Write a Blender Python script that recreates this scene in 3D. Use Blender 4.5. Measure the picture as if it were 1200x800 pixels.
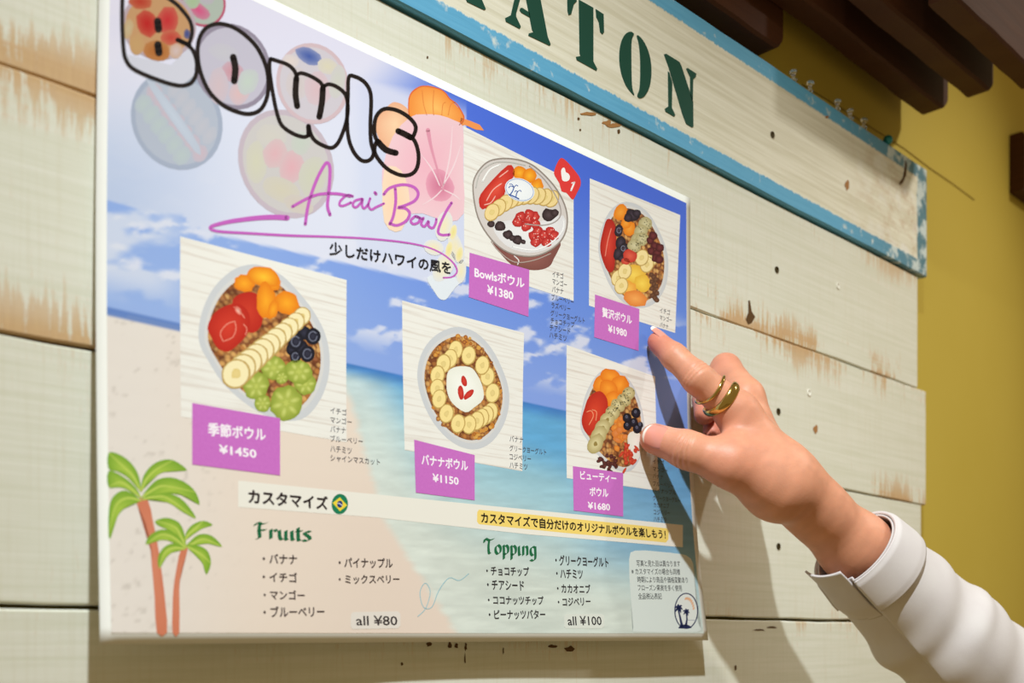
import bpy, bmesh, math, random
import numpy as np
from mathutils import Vector, Matrix

random.seed(7)
for o in list(bpy.data.objects):
    bpy.data.objects.remove(o)
SC = bpy.context.scene
COL = SC.collection

# ------------------------------------------------------------------ camera, light, exposure
CAM_D = 0.442                      # camera stands 44 cm off the plank wall
CZ = 1.45                          # camera height
FPX = 1275.0                       # focal length in pixels of a 1200 px wide frame
PCX, PCY = 600.0, 743.0
ANG = math.atan2(1290.0, 1275.0)   # wall direction against the view axis
Fv = np.array([math.cos(ANG), math.sin(ANG), 0.0])
Rv = np.array([math.sin(ANG), -math.cos(ANG), 0.0])
Uv = np.array([0.0, 0.0, 1.0])
CAMP = np.array([0.0, -CAM_D, CZ])

cam_data = bpy.data.cameras.new('camera')
cam = bpy.data.objects.new('camera', cam_data)
COL.objects.link(cam)
cam.location = CAMP
cam.rotation_euler = (math.pi / 2, 0, -(math.pi / 2 - ANG))
cam_data.sensor_width = 36.0
cam_data.lens = 36.0 * FPX / 1200.0
cam_data.shift_y = (PCY - 400.0) / 1200.0
cam_data.clip_start = 0.01
cam_data.dof.use_dof = True
cam_data.dof.focus_distance = 0.635
cam_data.dof.aperture_fstop = 8.4
SC.camera = cam

world = bpy.data.worlds.new('world')
SC.world = world
world.use_nodes = True
bgn = world.node_tree.nodes['Background']
bgn.inputs[0].default_value = (1.0, 0.76, 0.39, 1)
bgn.inputs[1].default_value = 0.29

def spot_lamp(loc, aim, energy, half_deg, color, size):
    d = bpy.data.lights.new('spot_lamp', 'SPOT')
    d.energy = energy; d.color = color
    d.shadow_soft_size = size
    d.spot_size = math.radians(2 * half_deg); d.spot_blend = 1.0
    o = bpy.data.objects.new('spot_lamp', d)
    COL.objects.link(o)
    o.location = loc
    o.rotation_euler = (Vector(aim) - Vector(loc)).to_track_quat('-Z', 'Y').to_euler()
    return o
LAMP = Vector((0.10, -0.45, CZ + 0.78))
spot_lamp(LAMP, LAMP + Vector((0.43, 0.05, -1.0)), 58.0, 53, (0.88, 0.96, 1.0), 0.015)
spot_lamp((1.25, -0.72, CZ + 0.95), (0.98, 0.0, CZ + 0.14), 27.0, 25, (1.0, 0.98, 0.92), 0.03)  # added lamp: brightens the right side that the first cone leaves dim

vs = SC.view_settings
vs.view_transform = 'Standard'
vs.look = 'None'
vs.gamma = 1.0
vs.use_curve_mapping = False
vs.exposure = 0.0

# ------------------------------------------------------------------ helpers: tracing geometry onto its plane
def pt(px, py, g=0.0):
    """point seen at photo pixel (px,py) standing g metres in front of the plank face (y=0)"""
    D = Fv + Rv * ((px - PCX) / FPX) + Uv * ((PCY - py) / FPX)
    return CAMP + D * ((CAM_D - g) / D[1])

def proj(P):
    q = np.asarray(P, float) - CAMP
    z = q @ Fv
    return PCX + FPX * (q @ Rv) / z, PCY - FPX * q[..., 2] / z

def lin(c):
    c = np.asarray(c, float) / 255.0
    return np.where(c <= 0.04045, c / 12.92, ((c + 0.055) / 1.055) ** 2.4)

def lin4(c):
    r = lin(c)
    return (float(r[0]), float(r[1]), float(r[2]), 1.0)

def smooth(e0, e1, x):
    t = np.clip((x - e0) / (e1 - e0), 0, 1)
    return t * t * (3 - 2 * t)

def empty(name, loc):
    o = bpy.data.objects.new(name, None)
    o.empty_display_size = 0.02
    COL.objects.link(o)
    o.location = loc
    return o

def tag(o, label=None, cat=None, group=None, kind=None):
    if label: o['label'] = label
    if cat: o['category'] = cat
    if group: o['group'] = group
    if kind: o['kind'] = kind
    return o

def link(name, me, mats, parent=None, smooth_shade=False):
    o = bpy.data.objects.new(name, me)
    COL.objects.link(o)
    if not isinstance(mats, (list, tuple)): mats = [mats]
    for m in mats: me.materials.append(m)
    if parent is not None:
        # meshes are built in world coordinates: bring them into the parent's frame
        off = world_loc(parent)
        me.transform(Matrix.Translation(-off))
        o.parent = parent
    if smooth_shade:
        me.polygons.foreach_set('use_smooth', [True] * len(me.polygons))
    return o

def world_loc(o):
    v = Vector((0, 0, 0))
    while o is not None:
        v = v + Vector(o.location)
        o = o.parent
    return v

def recenter(o):
    """put the origin of a top-level world-space mesh at its centre"""
    me = o.data
    n = len(me.vertices)
    a = np.empty(n * 3); me.vertices.foreach_get('co', a); a = a.reshape(-1, 3)
    c = Vector((a.min(0) + a.max(0)) / 2)
    me.transform(Matrix.Translation(-c))
    o.location = c
    return o

def mesh_from(verts, faces, name='mesh'):
    me = bpy.data.meshes.new(name)
    me.from_pydata([tuple(map(float, v)) for v in verts], [], [tuple(map(int, f)) for f in faces])
    me.update()
    return me

# ------------------------------------------------------------------ helpers: node materials
class NT:
    def __init__(self, name):
        self.m = bpy.data.materials.new(name)
        self.m.use_nodes = True
        self.t = self.m.node_tree
        self.b = self.t.nodes['Principled BSDF']
    def n(self, typ, **kw):
        x = self.t.nodes.new(typ)
        for k, v in kw.items():
            setattr(x, k, v)
        return x
    def l(self, a, b):
        self.t.links.new(a, b)
    def math(self, op, a, b=None, clamp=False):
        x = self.n('ShaderNodeMath', operation=op, use_clamp=clamp)
        for i, v in enumerate((a, b)):
            if v is None: continue
            if isinstance(v, (int, float)): x.inputs[i].default_value = v
            else: self.l(v, x.inputs[i])
        return x.outputs[0]
    def mix(self, fac, a, b):
        x = self.n('ShaderNodeMix', data_type='RGBA')
        for i, v in ((0, fac), (6, a), (7, b)):
            if isinstance(v, (int, float)): x.inputs[i].default_value = v
            elif isinstance(v, (tuple, list)): x.inputs[i].default_value = v
            else: self.l(v, x.inputs[i])
        return x.outputs[2]
    def ramp(self, fac, stops):
        x = self.n('ShaderNodeValToRGB')
        cr = x.color_ramp
        while len(cr.elements) < len(stops): cr.elements.new(0.5)
        for e, (p, c) in zip(cr.elements, stops):
            e.position = p
            e.color = c if isinstance(c, (tuple, list)) else (c, c, c, 1)
        self.l(fac, x.inputs[0])
        return x.outputs[0]
    def noise(self, vec, scale, detail=3, rough=0.55, w=None):
        x = self.n('ShaderNodeTexNoise')
        x.inputs['Scale'].default_value = scale
        x.inputs['Detail'].default_value = detail
        x.inputs['Roughness'].default_value = rough
        if vec is not None: self.l(vec, x.inputs['Vector'])
        return x.outputs[0]
    def mapping(self, vec, scale=(1, 1, 1), loc=(0, 0, 0), rot=(0, 0, 0)):
        x = self.n('ShaderNodeMapping')
        x.inputs['Scale'].default_value = scale
        x.inputs['Location'].default_value = loc
        x.inputs['Rotation'].default_value = rot
        self.l(vec, x.inputs['Vector'])
        return x.outputs[0]
    def bump(self, h, strength=0.3, dist=0.001):
        x = self.n('ShaderNodeBump')
        x.inputs['Strength'].default_value = strength
        x.inputs['Distance'].default_value = dist
        self.l(h, x.inputs['Height'])
        self.l(x.outputs[0], self.b.inputs['Normal'])
    def col(self, v):
        if isinstance(v, (tuple, list)): self.b.inputs['Base Color'].default_value = v
        else: self.l(v, self.b.inputs['Base Color'])
    def rough(self, v, spec=0.3):
        self.b.inputs['Roughness'].default_value = v
        self.b.inputs['Specular IOR Level'].default_value = spec
    def uv(self):
        x = self.n('ShaderNodeUVMap', uv_map='uv')
        return x.outputs[0]
    def sep(self, v):
        x = self.n('ShaderNodeSeparateXYZ')
        self.l(v, x.inputs[0])
        return x.outputs
    def obj(self):
        return self.n('ShaderNodeTexCoord').outputs['Object']

def plain(name, c, rough=0.5, spec=0.3, metal=0.0):
    k = NT(name)
    k.col(lin4(c)); k.rough(rough, spec)
    k.b.inputs['Metallic'].default_value = metal
    # faint procedural mottling so that nothing is perfectly flat
    nz = k.noise(k.obj(), 180, 3)
    k.col(k.mix(k.math('MULTIPLY', nz, 0.16), lin4(c), lin4([x * 0.8 for x in c])))
    return k.m

def whitewash(name, seed, wear_lo, wear_hi, end_wear=0.0, tint=(227, 226, 213), scale=1.0):
    """white painted rough-sawn plank. uv: u in metres along the plank, v 0..1 across it"""
    k = NT(name)
    uv = k.uv()
    base = k.mapping(uv, (1, 0.105, 1), (seed * 3.7, seed * 1.3, 0))
    grain = k.noise(k.mapping(base, (9, 330, 1)), 1.0, 5, 0.6)
    broad = k.noise(k.mapping(base, (5, 40, 1)), 1.0, 3)
    s = k.sep(uv)
    v = s[1]
    lo = k.math('SUBTRACT', 1.0, k.math('MULTIPLY', v, 3.6), True)
    hi = k.math('SUBTRACT', 1.0, k.math('MULTIPLY', k.math('SUBTRACT', 1.0, v), 3.6), True)
    edge = k.math('ADD', k.math('MULTIPLY', lo, wear_lo), k.math('MULTIPLY', hi, wear_hi))
    patch = k.ramp(k.noise(k.mapping(base, (11, 7, 1), (seed, 5, 0)), 1.0, 3), [(0.42, 0.0), (0.68, 1.0)])
    strokes = k.noise(k.mapping(base, (330, 26, 1)), 1.0, 4, 0.7)
    m = k.math('MULTIPLY', k.math('ADD', edge, 0.10), patch)
    m = k.math('ADD', m, k.math('MULTIPLY', k.math('SUBTRACT', strokes, 0.5), 1.9))
    m = k.math('ADD', m, k.math('MULTIPLY', k.math('SUBTRACT', grain, 0.5), 0.5))
    mask = k.ramp(m, [(0.24, 0.0), (0.50, 1.0)])
    mask = k.math('MULTIPLY', mask, k.math('MULTIPLY', k.math('ADD', edge, 0.20, True), 0.80, True))
    wood = k.mix(strokes, lin4((178, 124, 66)), lin4((212, 172, 110)))
    c2 = tuple(x - d for x, d in zip(tint, (11, 10, 15)))
    paint = k.mix(k.ramp(grain, [(0.35, 0.0), (0.6, 1.0)]), lin4(c2), lin4(tint))
    saw = k.ramp(k.noise(k.mapping(base, (520, 14, 1), (2, seed, 0)), 1.0, 3, 0.6), [(0.5, 0.0), (0.75, 1.0)])
    paint = k.mix(k.math('MULTIPLY', saw, 0.22), paint, lin4((196, 186, 152)))
    paint = k.mix(k.math('MULTIPLY', broad, 0.35), paint, lin4((217, 214, 195)))
    k.col(k.mix(mask, paint, wood))
    k.rough(0.6, 0.25)
    k.bump(k.math('ADD', grain, k.math('MULTIPLY', strokes, 0.3)), 0.2, 0.0004)
    return k.m

# ------------------------------------------------------------------ the wall and what is fixed to it
def box_mesh(x0, x1, y0, y1, z0, z1, bev=0.0008, wob=0.0, seed=0, nx=60, round_right=0.0):
    """board: long axis x, front face at y0. Front uv = (x, 0..1). Long edges may wander by wob, right end may be rounded below"""
    rnd = random.Random(seed)
    pa = [rnd.uniform(0, 6.28) for _ in range(6)]
    def wv(x, i):
        return wob * (math.sin(x * 23 + pa[i]) * 0.5 + math.sin(x * 61 + pa[i + 2]) * 0.3 + math.sin(x * 147 + pa[i + 4]) * 0.2)
    bm = bmesh.new()
    uvl = bm.loops.layers.uv.new('uv')
    rows = []
    xs = [x0 + (x1 - x0) * i / nx for i in range(nx + 1)]
    if round_right > 0:
        xs = [x for x in xs if x < x1 - round_right] + [x1 - round_right * (1 - math.sin(a * math.pi / 16)) for a in range(0, 9)]
    for x in xs:
        zb = z0 + wv(x, 0)
        zt = z1 + wv(x, 1)
        if round_right > 0 and x > x1 - round_right:
            q = (x - (x1 - round_right)) / round_right
            zb += round_right * 0.8 * (1 - math.sqrt(max(0.0, 1 - q * q)))
        pr = [(x, y1, zb), (x, y0 + bev, zb), (x, y0, zb + bev), (x, y0, zt - bev), (x, y0 + bev, zt), (x, y1, zt)]
        rows.append([bm.verts.new(p) for p in pr])
    h = z1 - z0
    for a, b in zip(rows, rows[1:]):
        for j in range(6):
            f = bm.faces.new((a[j], b[j], b[(j + 1) % 6], a[(j + 1) % 6]))
    bm.faces.new(rows[0][::-1]); bm.faces.new(rows[-1])
    bmesh.ops.recalc_face_normals(bm, faces=bm.faces)
    for f in bm.faces:
        for lp in f.loops:
            c = lp.vert.co
            lp[uvl].uv = (c.x + (c.y - y0) * 1.0, (c.z - z0) / h)
    me = bpy.data.meshes.new('board')
    bm.to_mesh(me); bm.free()
    return me

# yellow plaster wall behind everything
k = NT('yellow_plaster')
nz = k.noise(k.obj(), 6, 4)
k.col(k.mix(nz, lin4((188, 164, 64)), lin4((197, 174, 78))))
k.rough(0.7, 0.2)
k.bump(k.noise(k.obj(), 260, 4), 0.12, 0.001)
yellow = k.m
WY = 0.018
me = mesh_from([(-1.0, WY, 0), (2.6, WY, 0), (2.6, WY, 2.5), (-1.0, WY, 2.5), (-1.0, WY + .1, 0), (2.6, WY + .1, 0), (2.6, WY + .1, 2.5), (-1.0, WY + .1, 2.5)],
               [(0, 1, 2, 3), (5, 4, 7, 6), (4, 0, 3, 7), (1, 5, 6, 2), (3, 2, 6, 7), (4, 5, 1, 0)])
tag(link('wall_back', me, yellow), kind='structure')

k = NT('pale_floor')
k.col(k.mix(k.noise(k.mapping(k.obj(), (3, 40, 1)), 1.0, 4), lin4((196, 176, 140)), lin4((214, 196, 164)))); k.rough(0.5, 0.3)
me = mesh_from([(-1.0, -2.6, 0), (2.6, -2.6, 0), (2.6, WY + .1, 0), (-1.0, WY + .1, 0), (-1.0, -2.6, -.1), (2.6, -2.6, -.1), (2.6, WY + .1, -.1), (-1.0, WY + .1, -.1)],
               [(0, 1, 2, 3), (5, 4, 7, 6), (4, 5, 1, 0), (3, 2, 6, 7), (5, 6, 2, 1), (7, 4, 0, 3)])
tag(link('floor', me, k.m), kind='structure')

dark_knot = plain('knot_wood', (92, 62, 26), 0.7)
brown_stain = plain('rubbed_wood', (170, 120, 70), 0.7)
screw_m = plain('dark_screw_steel', (70, 58, 26), 0.4, 0.5, 0.6)

def add_blobs(me, blobs, gap, mat_index):
    """small flat knots and drips joined into a plank's own mesh; px outlines"""
    bm = bmesh.new(); bm.from_mesh(me)
    for pts in blobs:
        vs_ = [bm.verts.new(pt(x, y, gap + 0.00025)) for x, y in pts]
        f = bm.faces.new(vs_)
        f.normal_update()
        if f.normal.y > 0: f.normal_flip()
        f.material_index = mat_index
    bm.to_mesh(me); bm.free()

def oval(cx, cy, rx, ry, n=14, jag=0.0, seed=1):
    r = random.Random(seed)
    return [(cx + rx * math.cos(a) * (1 + r.uniform(-jag, jag)), cy + ry * math.sin(a) * (1 + r.uniform(-jag, jag))) for a in [2 * math.pi * i / n for i in range(n)]]

def screw(parent, px, py, gap, r=0.0024):
    c = Vector(pt(px, py, gap))
    bm = bmesh.new()
    prof = [(0.0, 0.0002), (r * 0.55, 0.0002), (r * 0.62, 0.0006), (r, 0.0007), (r * 1.05, 0.0001), (r * 1.05, -0.0008)]
    rings = []
    for rr, h in prof:
        rings.append([bm.verts.new((c.x + rr * math.cos(2 * math.pi * i / 16), c.y - h, c.z + rr * math.sin(2 * math.pi * i / 16))) for i in range(16)] if rr > 0 else [bm.verts.new((c.x, c.y - h, c.z))])
    for i in range(16):
        bm.faces.new((rings[0][0], rings[1][i], rings[1][(i + 1) % 16]))
    for a, b in zip(rings[1:], rings[2:]):
        for i in range(16):
            bm.faces.new((a[i], b[i], b[(i + 1) % 16], a[(i + 1) % 16]))
    bmesh.ops.recalc_face_normals(bm, faces=bm.faces)
    m_ = bpy.data.meshes.new('screw'); bm.to_mesh(m_); bm.free()
    o = link('screw', m_, screw_m, parent)
    return o

XL = -0.25
S0, S1, S2, S3 = CZ + 0.0123, CZ + 0.1185, CZ + 0.2229, CZ + 0.3234
planks = []
for i, (z0, z1, xr, wl, wh, lab) in enumerate([
        (CZ - 0.2040, CZ - 0.0955, 0.957, 0.3, 0.5, None),
        (CZ - 0.0945, S0 - 0.0022, 0.962, 0.3, 0.62, 'whitewashed plank along the bottom, under the wide dark seam, in the poster shadow'),
        (S0, S1 - 0.0009, 0.961, 0.28, 0.22, 'whitewashed plank behind the pointing wrist, just above the wide dark seam'),
        (S1, S2 - 0.0007, 0.969, 0.9, 0.85, 'whitewashed plank behind the knuckles and rings, the third up from the bottom'),
        (S2, S3, 0.952, 1.1, 0.6, 'whitewashed plank directly below the blue-edged sign board, with brown worn lower edge'),
        (S3 + 0.001, CZ + 0.424, 0.93, 0.3, 0.3, None)]):
    if lab is None and i == 0: continue
    m_ = whitewash('whitewash_%d' % i, 1.0 + i * 2.3, wl, wh)
    me = box_mesh(XL, xr, 0.0 + (0.0009 if i == 2 else 0.0), WY - 0.001, z0, z1, 0.0009, 0.0006, i)
    if i == 5: continue
    if i == 4:
        add_blobs(me, [[(877, 352), (879, 352), (881, 365), (885, 371), (881, 378), (877, 380), (874, 374), (877, 366)]], 0.0, 1)
        add_blobs(me, [oval(712, 144, 5, 3, 10, .4, 3), oval(720, 147, 9, 2.2, 10, .4, 4), oval(690, 133, 8, 2, 10, .4, 5)], 0.0, 2)
        add_blobs(me, [oval(678, 139, 1.5, 1.5), oval(680, 152, 1.2, 1.2), oval(725, 154, 2, 2.6, 10, .3, 7), oval(457, 66, 1.3, 1.6), oval(501, 67, 1.1, 1.4)], 0.0, 1)
    if i == 3:
        add_blobs(me, [oval(956, 503, 2.6, 5, 10, .3, 3)], 0.0, 2)
    if i == 2:
        add_blobs(me, [[(1052, 562), (1054, 562), (1055, 585), (1052, 585)], [(1051, 582), (1066, 585), (1066, 587), (1051, 585)], [(1063, 570), (1064, 570), (1065, 586), (1063, 586)]], -0.0009, 2)
    if i == 1:
        add_blobs(me, [oval(x, y, rx, ry, 9, .4, int(x)) for x, y, rx, ry in
                       [(545, 772, .8, 6), (503, 755, 4, 2.5), (546, 757, 1.3, 5), (471, 778, 1.5, 2), (527, 756, 2, 4), (590, 762, .8, 4), (668, 760, 6, 3), (648, 757, 5, 2), (535, 757, 2, 3), (862, 782, 1.2, 3), (905, 735, 5, 1.2), (890, 738, 7, 1)]], 0.0, 1)
    o = recenter(link('wall_plank', me, [m_, dark_knot, brown_stain]))
    tag(o, lab, 'plank', 'whitewashed planks on the yellow wall')
    planks.append(o)
screw(planks[3], 910, 316, 0.0)
screw(planks[2], 912, 482, 0.0)
screw(planks[1], 912, 640, -0.0009)
white_dot = plain('overpainted_screw', (238, 236, 224), 0.4)
for p_, x_, y_, g_ in ((planks[3], 982, 335, 0.0), (planks[2], 948, 460, 0.0)):
    s_ = screw(p_, x_, y_, g_, 0.0026)
    s_.data.materials[0] = white_dot
    s_['label'] = 'overpainted white screw head'

# --- sign board with the blue painted border
k = NT('sign_paint')
uv = k.uv(); s = k.sep(uv)
base = k.mapping(uv, (1, 0.096, 1), (31, 7, 0))
grain = k.noise(k.mapping(base, (9, 300, 1)), 1.0, 5, 0.6)
ragged = k.noise(k.mapping(base, (260, 60, 1)), 1.0, 4, 0.75)
soft = k.noise(k.mapping(base, (7, 9, 1)), 1.0, 2)
v = s[1]
dv = k.math('MINIMUM', v, k.math('SUBTRACT', 1.0, v))
XSR = 0.9632
dx = k.math('MULTIPLY', k.math('SUBTRACT', XSR, s[0]), 1.0 / 0.096)
dmin = k.math('MINIMUM', dv, k.math('MULTIPLY', dx, 0.62))
dj = k.math('ADD', dmin, k.math('MULTIPLY', k.math('SUBTRACT', ragged, 0.5), 0.05))
blue_m = k.ramp(dj, [(0.118, 1.0), (0.128, 0.0)])
right = k.ramp(s[0], [(0.0, 0.0), (1.0, 1.0)])
end_wear_shade = k.ramp(k.math('MULTIPLY', k.math('SUBTRACT', s[0], 0.80), 6.5), [(0.0, 0.0), (1.0, 1.0)])
wearn = k.ramp(k.math('ADD', k.noise(k.mapping(base, (70, 60, 1)), 1.0, 4, 0.62), k.math('MULTIPLY', end_wear_shade, 0.13)), [(0.60, 0.0), (0.70, 1.0)])
blue = k.mix(k.noise(k.mapping(base, (30, 400, 1)), 1.0, 3), lin4((84, 158, 200)), lin4((112, 184, 220)))
blue = k.mix(end_wear_shade, blue, lin4((88, 128, 142)))  # slats' shade put into the border colour: duller teal towards the right end
blue = k.mix(wearn, blue, lin4((205, 218, 218)))
cream = k.mix(k.ramp(grain, [(0.36, 0), (0.62, 1)]), lin4((218, 213, 190)), lin4((236, 232, 214)))
brn = k.math('MULTIPLY', end_wear_shade, k.ramp(k.math('ADD', k.noise(k.mapping(base, (40, 60, 1)), 1.0, 4, 0.7), k.math('MULTIPLY', soft, 0.25)), [(0.60, 0), (0.78, 1)]))
cream = k.mix(k.math('MULTIPLY', brn, 0.6), cream, lin4((176, 130, 78)))
whit = k.math('MULTIPLY', end_wear_shade, k.ramp(k.noise(k.mapping(base, (36, 40, 1), (3, 9, 0)), 1.0, 3), [(0.52, 0), (0.62, 1)]))
cream = k.mix(k.math('MULTIPLY', whit, 0.8), cream, lin4((238, 236, 230)))
k.col(k.mix(blue_m, cream, blue)); k.rough(0.5, 0.3)
k.bump(k.math('ADD', grain, k.math('MULTIPLY', blue_m, 0.6)), 0.3, 0.0006)
SG = 0.0035
me = box_mesh(XL, XSR, -SG, WY - 0.0005, CZ + 0.3247, CZ + 0.4222, 0.0009, 0.0005, 21)
add_blobs(me, [oval(993, 217, 2.5, 6, 10, .25, 3), oval(969, 137, 2, 1.5, 8, .3, 2)], SG, 1)
add_blobs(me, [[(1061, 187), (1063, 192), (1062, 205), (1058, 214), (1054, 217), (1054, 214), (1058, 208), (1060, 198)]], SG, 2)
sign = recenter(link('sign_board', me, [k.m, brown_stain, dark_knot]))
tag(sign, 'long white sign board with blue painted border and dark green stencil letters', 'sign')
screw(sign, 905, 158, SG)

green_paint = plain('green_stencil_paint', (24, 74, 60), 0.55, 0.3)
def slab_from_px(polys, gap, thick=0.00035, z_scale=None):
    bm = bmesh.new()
    for pts in polys:
        vs_ = [bm.verts.new(pt(x, y, gap + thick)) for x, y in pts]
        f = bm.faces.new(vs_); f.normal_update()
        if f.normal.y > 0: f.normal_flip()
        r = bmesh.ops.extrude_face_region(bm, geom=[f])
        for v_ in r['geom']:
            if isinstance(v_, bmesh.types.BMVert): v_.co.y += thick * 1.6
    bmesh.ops.recalc_face_normals(bm, faces=bm.faces)
    bmesh.ops.triangulate(bm, faces=[f for f in bm.faces if len(f.verts) > 4])
    me = bpy.data.meshes.new('slab'); bm.to_mesh(me); bm.free()
    return me

def c1(pts, ox, oy, s=4.0):
    return [(ox + x / s, oy + y / s) for x, y in pts]

def curvy(pts, n=4, closed=True):
    """Catmull-Rom through the points"""
    P = [np.array(p, float) for p in pts]
    m = len(P); out = []
    rng = range(m) if closed else range(m - 1)
    for i in rng:
        if closed: a, b, c, d = P[(i - 1) % m], P[i], P[(i + 1) % m], P[(i + 2) % m]
        else: a, b, c, d = P[max(i - 1, 0)], P[i], P[i + 1], P[min(i + 2, m - 1)]
        for j in range(n):
            t = j / n
            out.append(tuple(0.5 * ((2 * b) + (-a + c) * t + (2 * a - 5 * b + 4 * c - d) * t * t + (-a + 3 * b - 3 * c + d) * t ** 3)))
    if not closed: out.append(tuple(P[-1]))
    return out

LET = []
# remainder of the letter cut by the frame's top edge: its diagonal leg and foot
LET.append([c1([(325, -236), (405, -205), (470, -70), (500, 0), (518, 42), (510, 46), (430, 8), (404, -50)], 440, 0),
            c1([(205, -464), (275, -430), (275, -94), (296, -70), (292, -62), (190, -116), (186, -126), (205, -130)], 440, 0),
            c1([(290, -424), (370, -398), (436, -344), (452, -284), (428, -236), (392, -224), (330, -250), (372, -262), (384, -300), (360, -356), (290, -392)], 440, 0)])
LET.append([c1([(690, -90), (760, -88), (775, 0), (808, 172), (822, 208), (816, 213), (718, 166), (720, 156), (742, 150), (735, 140)], 440, 0),
            c1([(672, -90), (684, -88), (680, -10), (660, 62), (660, 78), (682, 124), (676, 134), (612, 100), (609, 84), (622, 78), (636, 70)], 440, 0),
            c1([(680, 38), (688, 36), (722, 58), (726, 82), (684, 58), (677, 48)], 440, 0)])
LET.append([c1([(954, -2), (1022, 36), (1022, 288), (1040, 322), (1036, 331), (944, 280), (941, 266), (962, 262), (958, 250)], 440, 0),
            c1([(900, -30), (938, -8), (945, 4), (930, 20), (918, 66), (906, 70), (901, 50)], 440, 0),
            c1([(1033, 42), (1070, 66), (1072, 150), (1064, 160), (1054, 150), (1048, 104), (1036, 80)], 440, 0)])
LET.append([curvy(c1([(412, 160), (396, 148), (372, 160), (352, 200), (344, 260), (350, 330), (372, 395), (398, 432), (414, 446), (406, 420), (402, 380), (400, 260), (402, 186)], 640, 0), 3),
            curvy(c1([(426, 166), (446, 178), (472, 220), (490, 280), (494, 350), (484, 410), (462, 450), (440, 460), (428, 448), (438, 420), (442, 370), (442, 280), (436, 210)], 640, 0), 3)])
LET.append([c1([(553, 254), (564, 252), (626, 290), (636, 312), (690, 478), (691, 594), (684, 597), (657, 580), (640, 536), (574, 312)], 640, 0),
            c1([(572, 334), (578, 340), (592, 386), (590, 505), (606, 538), (600, 546), (560, 522), (557, 510), (574, 498)], 640, 0),
            c1([(657, 322), (664, 318), (705, 345), (703, 358), (690, 372), (688, 476), (684, 474), (676, 446), (676, 362)], 640, 0)])
for polys in LET:
    link('letter', slab_from_px(polys, SG), green_paint, sign)

# --- dark wooden slats of the canopy above the sign
def slat_mat():
    k = NT('dark_slat_wood')
    uv = k.uv()
    b = k.mapping(uv, (1, 0.12, 1))
    g1 = k.noise(k.mapping(b, (8, 130, 1)), 1.0, 5, 0.6)
    g2 = k.noise(k.mapping(b, (300, 300, 1)), 1.0, 2)
    k.col(k.mix(k.math('ADD', k.math('MULTIPLY', g1, 0.7), k.math('MULTIPLY', g2, 0.3)), lin4((50, 24, 9)), lin4((84, 45, 22))))
    k.rough(0.6, 0.25)
    k.bump(g1, 0.3, 0.001)
    return k.m
slat_m = slat_mat()
for (x0, x1, g0, g1, zb, lab) in [
        (0.36, 0.7226, -0.0175, 0.002, 0.4400, 'short reddish brown slat end fixed to the yellow wall right above the sign'),
        (0.655, 0.966, 0.003, 0.022, 0.4700, 'brown slat with rounded end above the row of clear pins'),
        (0.745, 0.966, 0.043, 0.062, 0.4710, 'dark brown slat overlapping the one above the pins, its end nearer the corner'),
        (0.785, 0.975, 0.086, 0.105, 0.4660, 'dark brown slat in the top right corner, foremost of the row')]:
    me = box_mesh(x0, x1, -g1, -g0, CZ + zb, CZ + zb + 0.125, 0.002, 0.0012, int(x0 * 100), 30, 0.012)
    o = recenter(link('wooden_slat', me, slat_m))
    tag(o, lab, 'slat', 'dark wooden canopy slats')

# --- dark wooden plaque at the right edge of the view
me = box_mesh(1.213, 1.33, WY - 0.016, WY - 0.0002, CZ + 0.478, CZ + 0.541, 0.003, 0.0004, 5, 20, 0.006)
tag(recenter(link('wall_plaque', me, slat_m)), 'small dark wooden plaque on the yellow wall at the right edge', 'plaque')

# --- cord along the top of the sign, pins and bead
def tube(points, r, name, mat, parent=None, n=8):
    P = [Vector(p) for p in points]
    bm = bmesh.new(); rings = []
    for i, p in enumerate(P):
        d = (P[min(i + 1, len(P) - 1)] - P[max(i - 1, 0)]).normalized()
        a = d.cross(Vector((0, 1, 0.01))).normalized(); b = d.cross(a)
        rr = r[i] if isinstance(r, (list, tuple)) else r
        rings.append([bm.verts.new(p + (a * math.cos(2 * math.pi * q / n) + b * math.sin(2 * math.pi * q / n)) * rr) for q in range(n)])
    for A, B in zip(rings, rings[1:]):
        for q in range(n): bm.faces.new((A[q], B[q], B[(q + 1) % n], A[(q + 1) % n]))
    bm.faces.new(rings[0][::-1]); bm.faces.new(rings[-1])
    bmesh.ops.recalc_face_normals(bm, faces=bm.faces)
    me = bpy.data.meshes.new(name); bm.to_mesh(me); bm.free()
    return link(name, me, mat, parent, True)
cord_m = plain('brown_cord', (138, 110, 34), 0.7)
o = tube([pt(x, y, -WY + 0.0007) for x, y in [(940, 99), (985, 126), (1030, 155), (1060, 174), (1090, 197), (1115, 214), (1142, 234)]], 0.00035, 'cord', cord_m)
tag(recenter(o), 'thin brown cord running along the yellow wall behind the sign top', 'cord')

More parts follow.
